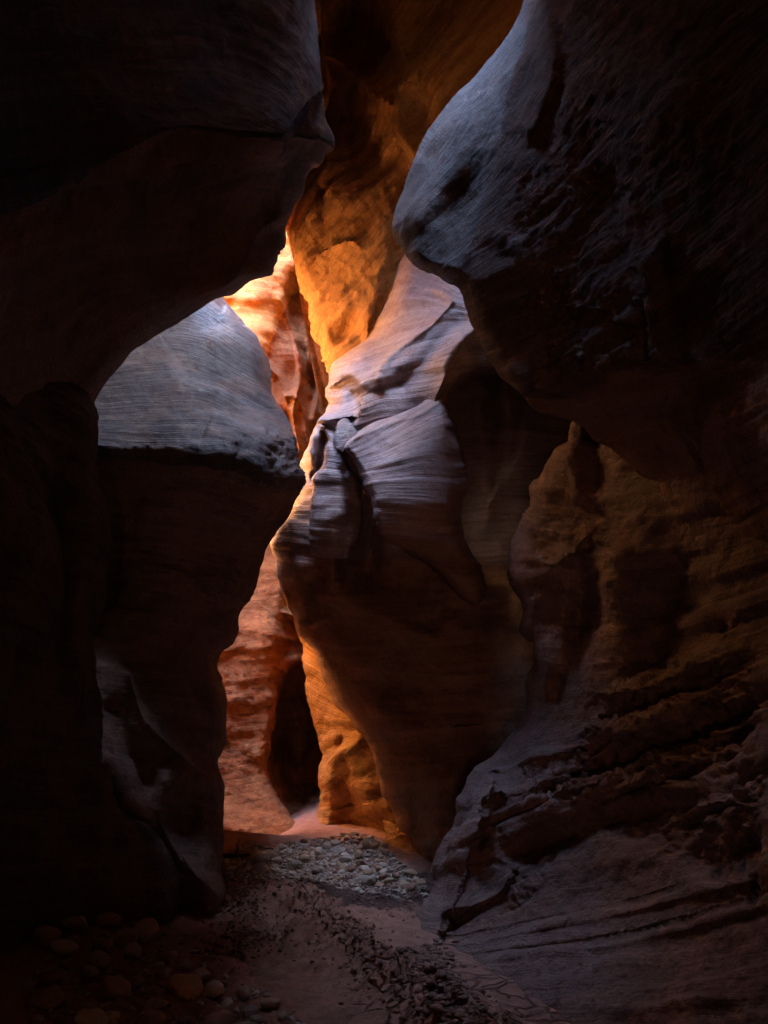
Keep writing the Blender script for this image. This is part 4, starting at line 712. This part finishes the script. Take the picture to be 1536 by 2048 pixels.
def ico(sub):
    g = (1 + 5 ** .5) / 2
    v = [(-1, g, 0), (1, g, 0), (-1, -g, 0), (1, -g, 0), (0, -1, g), (0, 1, g), (0, -1, -g), (0, 1, -g), (g, 0, -1), (g, 0, 1), (-g, 0, -1), (-g, 0, 1)]
    f = [(0, 11, 5), (0, 5, 1), (0, 1, 7), (0, 7, 10), (0, 10, 11), (1, 5, 9), (5, 11, 4), (11, 10, 2), (10, 7, 6), (7, 1, 8), (3, 9, 4), (3, 4, 2), (3, 2, 6), (3, 6, 8), (3, 8, 9), (4, 9, 5), (2, 4, 11), (6, 2, 10), (8, 6, 7), (9, 8, 1)]
    v = [np.array(p) / np.linalg.norm(p) for p in v]
    for _ in range(sub):
        mid = {}; nf = []
        def m(a, b):
            k = (min(a, b), max(a, b))
            if k not in mid: p = v[a] + v[b]; v.append(p / np.linalg.norm(p)); mid[k] = len(v) - 1
            return mid[k]
        for a, b, c in f:
            ab, bc, ca = m(a, b), m(b, c), m(c, a); nf += [(a, ab, ca), (b, bc, ab), (c, ca, bc), (ab, bc, ca)]
        f = nf
    return np.array(v), np.array(f)
def stone_shape(sub, seed, blocky):
    v, f = ico(sub); r = np.random.default_rng(seed)
    d = np.ones(len(v))
    for _ in range(14):                                   # shave with planes: worn facets
        nn = r.normal(size=3); nn /= np.linalg.norm(nn); c = r.uniform(0.55, 0.92); k = v @ nn
        d = np.minimum(d, np.where(k > 0.05, c / np.maximum(k, 0.05), 9))
    d = 1 - (1 - np.clip(d, 0.45, 1)) * blocky
    v = v * (d * (1 + 0.07 * fbm(v * 1.6 + seed, 3, seed)))[:, None]
    return v * np.array([1.0, r.uniform(0.68, 0.92), r.uniform(0.5, 0.78)]), f
SH = {}
for mk in STM:
    SH[mk] = [make_mesh('stone', *stone_shape(2, 100 + 7 * i, 0.9 if i % 2 else 0.75), STM[mk]) for i in range(7)]
SHB = {mk: [make_mesh('stone', *stone_shape(3, 300 + 5 * i, 0.8), STM[mk]) for i in range(4)] for mk in STM}
def put_stone(x, y, size, mk, sink=0.3, big=False, flat=1.0, rz=None, lift=0.0):
    src = (SHB if big else SH)[mk]; o = bpy.data.objects.new('stone', src[random.randrange(len(src))]); COL.objects.link(o)
    z = gz(x, y)
    sz = size * flat * random.uniform(0.8, 1.1)
    o.scale = (size, size * random.uniform(0.85, 1.1), sz)
    o.location = (x, y, z + sz * 0.62 * (1 - sink) - 0.0 + lift)
    o.rotation_euler = (random.uniform(-.25, .25), random.uniform(-.25, .25), rz if rz is not None else random.uniform(0, 6.28))
    return o
def at(px, py):
    x, y = gpt(px, py)
    for _ in range(5):
        y = (CZ - gz(x, y)) * F / (py - CY); x = (px - CX) / F * y
    return x, y
# named stones: px, py (where it meets the bed), width px, kind, label
named = [(741, 1700, 36, 'tan', 'large tan block stone at the upper right of the gravel bar, under the amber foot'), (719, 1718, 30, 'tan', 'rounded brown boulder below the tan block in the gravel bar'), (669, 1692, 24, 'pale', 'pale smooth cobble in the middle of the gravel bar near its upper edge'),
         (608, 1688, 20, 'red', 'dark red-brown cobble alone at the upper left of the gravel bar'), (519, 1722, 44, 'pale', 'long whitish stone at the left of the gravel bar beside the stick'), (540, 1708, 30, 'pale', 'pale stone just above the long whitish stone'), (591, 1726, 26, 'grey', 'rounded grey cobble at the left middle of the gravel bar'), (610, 1722, 28, 'tan', 'flat orange-tan slab stone right of the rounded grey cobble'),
         (640, 1720, 18, 'red', 'brown upright cobble at the centre of the gravel bar'), (735, 1753, 26, 'tan', 'round brown cobble at the lower right of the gravel bar'), (632, 1742, 28, 'grey', 'low grey stone at the lower middle edge of the gravel bar'), (520, 1744, 30, 'pale', 'crumbly whitish stone at the lower left of the gravel bar'), (681, 1738, 26, 'tan', 'tan cobble at the lower middle of the gravel bar'),
         (738, 1772, 34, 'grey', 'flat grey slab stone at the shaded lower edge of the gravel bar'), (716, 1786, 20, 'pale', 'pale stone lying alone on the dark damp mud'), (795, 1802, 18, 'grey', 'small grey stone alone on the damp mud near the ledged base'), (768, 1761, 24, 'red', 'dark cobble right of the flat grey slab'), (553, 1718, 24, 'pale', 'pale grey cobble right of the long whitish stone')]
taken = []
for px, py, w, mk, lab in named:
    x, y = at(px, py); o = put_stone(x, y, w / F * y * 0.56, mk, 0.25, True); taken.append((x, y, w / F * y * 0.5)); tag(o, lab, 'stone', 'stones of the gravel bar')
cob = [(213, 1830, 66, 'red', 'big dark red boulder at the top of the shaded cobble pile'), (220, 1856, 52, 'red', 'brown stone directly under the big dark red boulder in the shaded pile'), (292, 1882, 72, 'tan', 'largest rounded tan boulder at the right of the shaded cobble pile'), (402, 1962, 42, 'pale', 'lumpy pale stone upper one of the two pale stones on the left sand'), (431, 1992, 48, 'pale', 'round cracked pale stone lower one of the two pale stones on the left sand'),
       (370, 2000, 76, 'tan', 'broad low brown boulder left of the round cracked pale stone'), (488, 2000, 42, 'grey', 'flat grey stone right of the round cracked pale stone'), (253, 1892, 50, 'tan', 'flat tan stone left of the largest rounded tan boulder'), (205, 1905, 44, 'red', 'dim round cobble at the left of the shaded pile'), (262, 1918, 54, 'grey', 'grey angular stone below the largest rounded tan boulder'), (332, 1925, 36, 'red', 'reddish cobble between the tan boulder and the lumpy pale stone'), (368, 1942, 34, 'pale', 'thin pale chip stone beside the lumpy pale stone')]
for px, py, w, mk, lab in cob:
    x, y = at(px, py); o = put_stone(x, y, w / F * y * 0.56, mk, 0.22, True); taken.append((x, y, w / F * y * 0.5)); tag(o, lab, 'stone', 'cobbles of the shaded pile')
def scatter(n, poly, smin, smax, kinds, lab, group, tries=9000, pw=2.0, gap=0.85):
    P = np.array(poly, float); lo, hi = P.min(0), P.max(0); k = 0
    for _ in range(tries):
        if k >= n: break
        px, py = random.uniform(lo[0], hi[0]), random.uniform(lo[1], hi[1])
        if not inside(np.array([[px, py]]), P)[0]: continue
        x, y = at(px, py); s = smin + (smax - smin) * random.random() ** pw
        if any((x - a) ** 2 + (y - b) ** 2 < (gap * (s + c)) ** 2 for a, b, c in taken): continue
        taken.append((x, y, s)); mk = random.choice(kinds(px, py)); o = put_stone(x, y, s, mk, random.uniform(0.15, 0.65)); tag(o, lab(mk, px, py, s), 'stone', group); k += 1
    return k
WORD = {'pale': 'pale', 'tan': 'tan', 'red': 'red-brown', 'grey': 'grey'}
def kinds_bar(px, py):
    if px < 600: return ['pale', 'pale', 'pale', 'grey', 'tan']
    if py > 1750: return ['red', 'grey', 'tan', 'red']
    return ['tan', 'pale', 'tan', 'red', 'grey', 'pale']
bar = [(452, 1716), (520, 1702), (600, 1684), (660, 1676), (700, 1668), (752, 1676), (775, 1702), (800, 1738), (850, 1768), (845, 1785), (760, 1780), (690, 1764), (600, 1750), (500, 1752), (452, 1752)]
scatter(230, bar, 0.022, 0.085, kinds_bar, lambda mk, px, py, s: '%s %s cobble in the %s %s of the gravel bar' % ('larger' if s > 0.05 else 'small', WORD[mk], 'lower' if py > 1728 else 'upper', 'left' if px < 560 else 'middle' if px < 680 else 'right'), 'stones of the gravel bar')
pile = [(80, 1880), (160, 1820), (240, 1820), (330, 1880), (360, 1930), (420, 1960), (520, 2000), (590, 2040), (560, 2100), (60, 2100), (40, 1960)]
scatter(62, pile, 0.035, 0.12, lambda a, b: ['red', 'tan', 'grey', 'red', 'grey', 'pale'], lambda mk, px, py, s: '%s dim %s cobble in the %s %s of the shaded pile' % ('larger' if s > 0.07 else 'small', WORD[mk], 'lower' if py > 1960 else 'upper', 'left' if px < 240 else 'right'), 'cobbles of the shaded pile')

# gravel, clods: beyond counting
def stuff(name, n, poly, smin, smax, mat, seed, pw=2.5, sub=1, kind='stuff', flat=0.8):
    r = np.random.default_rng(seed); P = np.array(poly, float); lo, hi = P.min(0), P.max(0)
    q = r.uniform(lo, hi, (n * 4, 2)); q = q[inside(q, P)][:n]
    Y = CZ * F / (q[:, 1] - CY); X = (q[:, 0] - CX) / F * Y
    for _ in range(4):
        z = ground_z(X, Y); Y = (CZ - z) * F / (q[:, 1] - CY); X = (q[:, 0] - CX) / F * Y
    z = ground_z(X, Y); VV, FF = [], []; shp = [stone_shape(sub, seed + i, 0.9) for i in range(8)]; off = 0
    sz = smin + (smax - smin) * r.random(len(q)) ** pw
    for i in range(len(q)):
        sv, sf = shp[i % 8]; a = r.uniform(0, 6.28); ca, sa = math.cos(a), math.sin(a); b = r.uniform(-.5, .5); cb, sb = math.cos(b), math.sin(b)
        p = sv * sz[i] * np.array([1, r.uniform(.7, 1), flat]); p = np.c_[p[:, 0] * cb - p[:, 2] * sb, p[:, 1], p[:, 0] * sb + p[:, 2] * cb]
        p = np.c_[p[:, 0] * ca - p[:, 1] * sa, p[:, 0] * sa + p[:, 1] * ca, p[:, 2]] + (X[i], Y[i], z[i] + 0.25 * sz[i])
        VV.append(p); FF.append(sf + off); off += len(p)
    return link(name, make_mesh(name, np.concatenate(VV), np.concatenate(FF), mat, smooth_shade=True))
def gravel_material(name, cols):
    t = NT(name); g = t.node('ShaderNodeNewGeometry'); r = g.outputs['Random Per Island']
    col = t.ramp(r, [(i / (len(cols) - 1), c) for i, c in enumerate(cols)]); pos = t.node('ShaderNodeTexCoord').outputs['Object']
    n2 = t.noise(pos, 60.0, 4.0, 0.7); col = t.mix(t.remap(n2, 0.4, 0.7, 0.0, 0.4), col, (0.12, 0.08, 0.06))
    bp = t.node('ShaderNodeBump', {'Height': n2, 'Strength': 0.5, 'Distance': 0.01}); t.l.new(bp.outputs[0], t.b.inputs['Normal'])
    t.l.new(col, t.b.inputs['Base Color']); t.b.inputs['Roughness'].default_value = 0.85
    return t.m
GR = gravel_material('gravel_mix', [(0.36, 0.22, 0.16), (0.58, 0.53, 0.48), (0.45, 0.33, 0.23), (0.66, 0.62, 0.57), (0.34, 0.22, 0.17), (0.52, 0.43, 0.35)])
CL = gravel_material('clod_mix', [(0.17, 0.09, 0.07), (0.30, 0.16, 0.125), (0.24, 0.13, 0.10), (0.14, 0.08, 0.065)])
o = stuff('gravel', 6500, [(452, 1712), (600, 1682), (700, 1666), (760, 1676), (810, 1740), (855, 1768), (850, 1800), (700, 1785), (600, 1762), (452, 1760)], 0.006, 0.030, GR, 500, pw=3)
tag(o, 'fine pale gravel filling the bar between the cobbles', 'gravel', kind='stuff')
o = stuff('gravel', 900, [(60, 1850), (330, 1850), (620, 2048), (560, 2100), (60, 2100)], 0.006, 0.03, GR, 520)
tag(o, 'small dim gravel between the cobbles of the shaded pile', 'gravel', kind='stuff')
def clods(n, line, spread, smin, smax, seed, label, pw=5.0, flat=0.75):
    r = np.random.default_rng(seed); L = spline(line, 12, False); k = r.integers(0, len(L), n)
    xy = L[k, :2] + r.normal(size=(n, 2)) * spread * (0.4 + r.random((n, 1))); z = ground_z(xy[:, 0], xy[:, 1])
    shp = []
    for i in range(10):
        v, f = ico(1); v = v * (1 + 0.55 * fbm(v * 1.3 + 3 * i, 2, seed + i))[:, None]; v = np.sign(v) * np.abs(v) ** 0.85; shp.append((v, f))
    VV, FF, off = [], [], 0; sz = smin + (smax - smin) * r.random(n) ** pw
    for i in range(n):
        v, f = shp[i % 10]; q_ = r.normal(size=(3, 3)); q_, _ = np.linalg.qr(q_)
        p = (v * np.array([1, r.uniform(.7, 1), r.uniform(.55, .9)])) @ q_ * sz[i] * (1, 1, flat) + (xy[i, 0], xy[i, 1], z[i] + 0.2 * sz[i])
        VV.append(p); FF.append(f + off); off += len(p)
    return tag(link('mud_clods', make_mesh('mud_clods', np.concatenate(VV), np.concatenate(FF), CL, smooth_shade=False)), label, 'mud clods', kind='stuff')
clods(5200, [gpt(600, 1790), gpt(640, 1845), gpt(690, 1890), gpt(760, 1950), gpt(850, 2010), gpt(960, 2100)], 0.13, 0.002, 0.017, 540, 'crumbled dark mud clods along the ridge between the sand tracks')
clods(3000, [gpt(455, 1795), gpt(490, 1835), gpt(510, 1880), gpt(440, 1920)], 0.13, 0.002, 0.018, 560, 'crumbled mud clods on the bank at the left buttress foot')
clods(2400, [gpt(845, 1900), gpt(865, 1950), gpt(880, 2000), gpt(900, 2060), gpt(930, 2150)], 0.07, 0.003, 0.03, 580, 'curled mud flakes heaped along the right buttress base', 3.0, 0.5)
clods(2600, [gpt(470, 1780), gpt(600, 1790), gpt(720, 1800), gpt(830, 1810)], 0.22, 0.002, 0.014, 600, 'scattered mud crumbs on the damp strip below the gravel bar')

# driftwood stick by the long whitish stone
P = [at(446, 1716), at(462, 1713), at(480, 1711), at(500, 1714)]
pts = np.array([(x, y, float(ground_z(np.array([x]), np.array([y]))[0]) + 0.035 + 0.01 * i) for i, (x, y) in enumerate(P)]); pts = spline(pts, 6, False)
VV, FF = [], []
def tube(pts, r0, r1):
    off = sum(len(a) for a in VV); ring = 8; n = len(pts); w = []
    for i, p in enumerate(pts):
        r = (r0 + (r1 - r0) * i / (n - 1)) * (1 + 0.15 * math.sin(i * 2.1))
        tn = pts[min(i + 1, n - 1)] - pts[max(i - 1, 0)]; tn /= np.linalg.norm(tn); a = np.cross(tn, (0, 0, 1)); a /= np.linalg.norm(a) + 1e-9; b = np.cross(tn, a)
        w += [p + r * (math.cos(6.283 * k / ring) * a + math.sin(6.283 * k / ring) * b) for k in range(ring)]
    VV.append(np.array(w))
    FF.append(np.array([(off + i * ring + k, off + i * ring + (k + 1) % ring, off + (i + 1) * ring + (k + 1) % ring, off + (i + 1) * ring + k) for i in range(n - 1) for k in range(ring)]))
tube(pts, 0.022, 0.012); m = pts[len(pts) // 2]; tube(np.array([m, m + (0.02, 0, 0.05), m + (0.01, 0, 0.10), m + (0.04, 0, 0.14)]), 0.009, 0.004)
t = NT('weathered_wood'); pos = t.node('ShaderNodeTexCoord').outputs['Object']; nn = t.noise(pos, 30.0, 4.0)
t.l.new(t.ramp(nn, [(0.3, (0.05, 0.03, 0.022)), (0.7, (0.13, 0.085, 0.06))]), t.b.inputs['Base Color']); t.b.inputs['Roughness'].default_value = 0.9
o = link('driftwood_stick', make_mesh('driftwood_stick', np.concatenate(VV), np.concatenate(FF), t.m)); tag(o, 'dark driftwood stick lying left of the long whitish stone', 'stick')
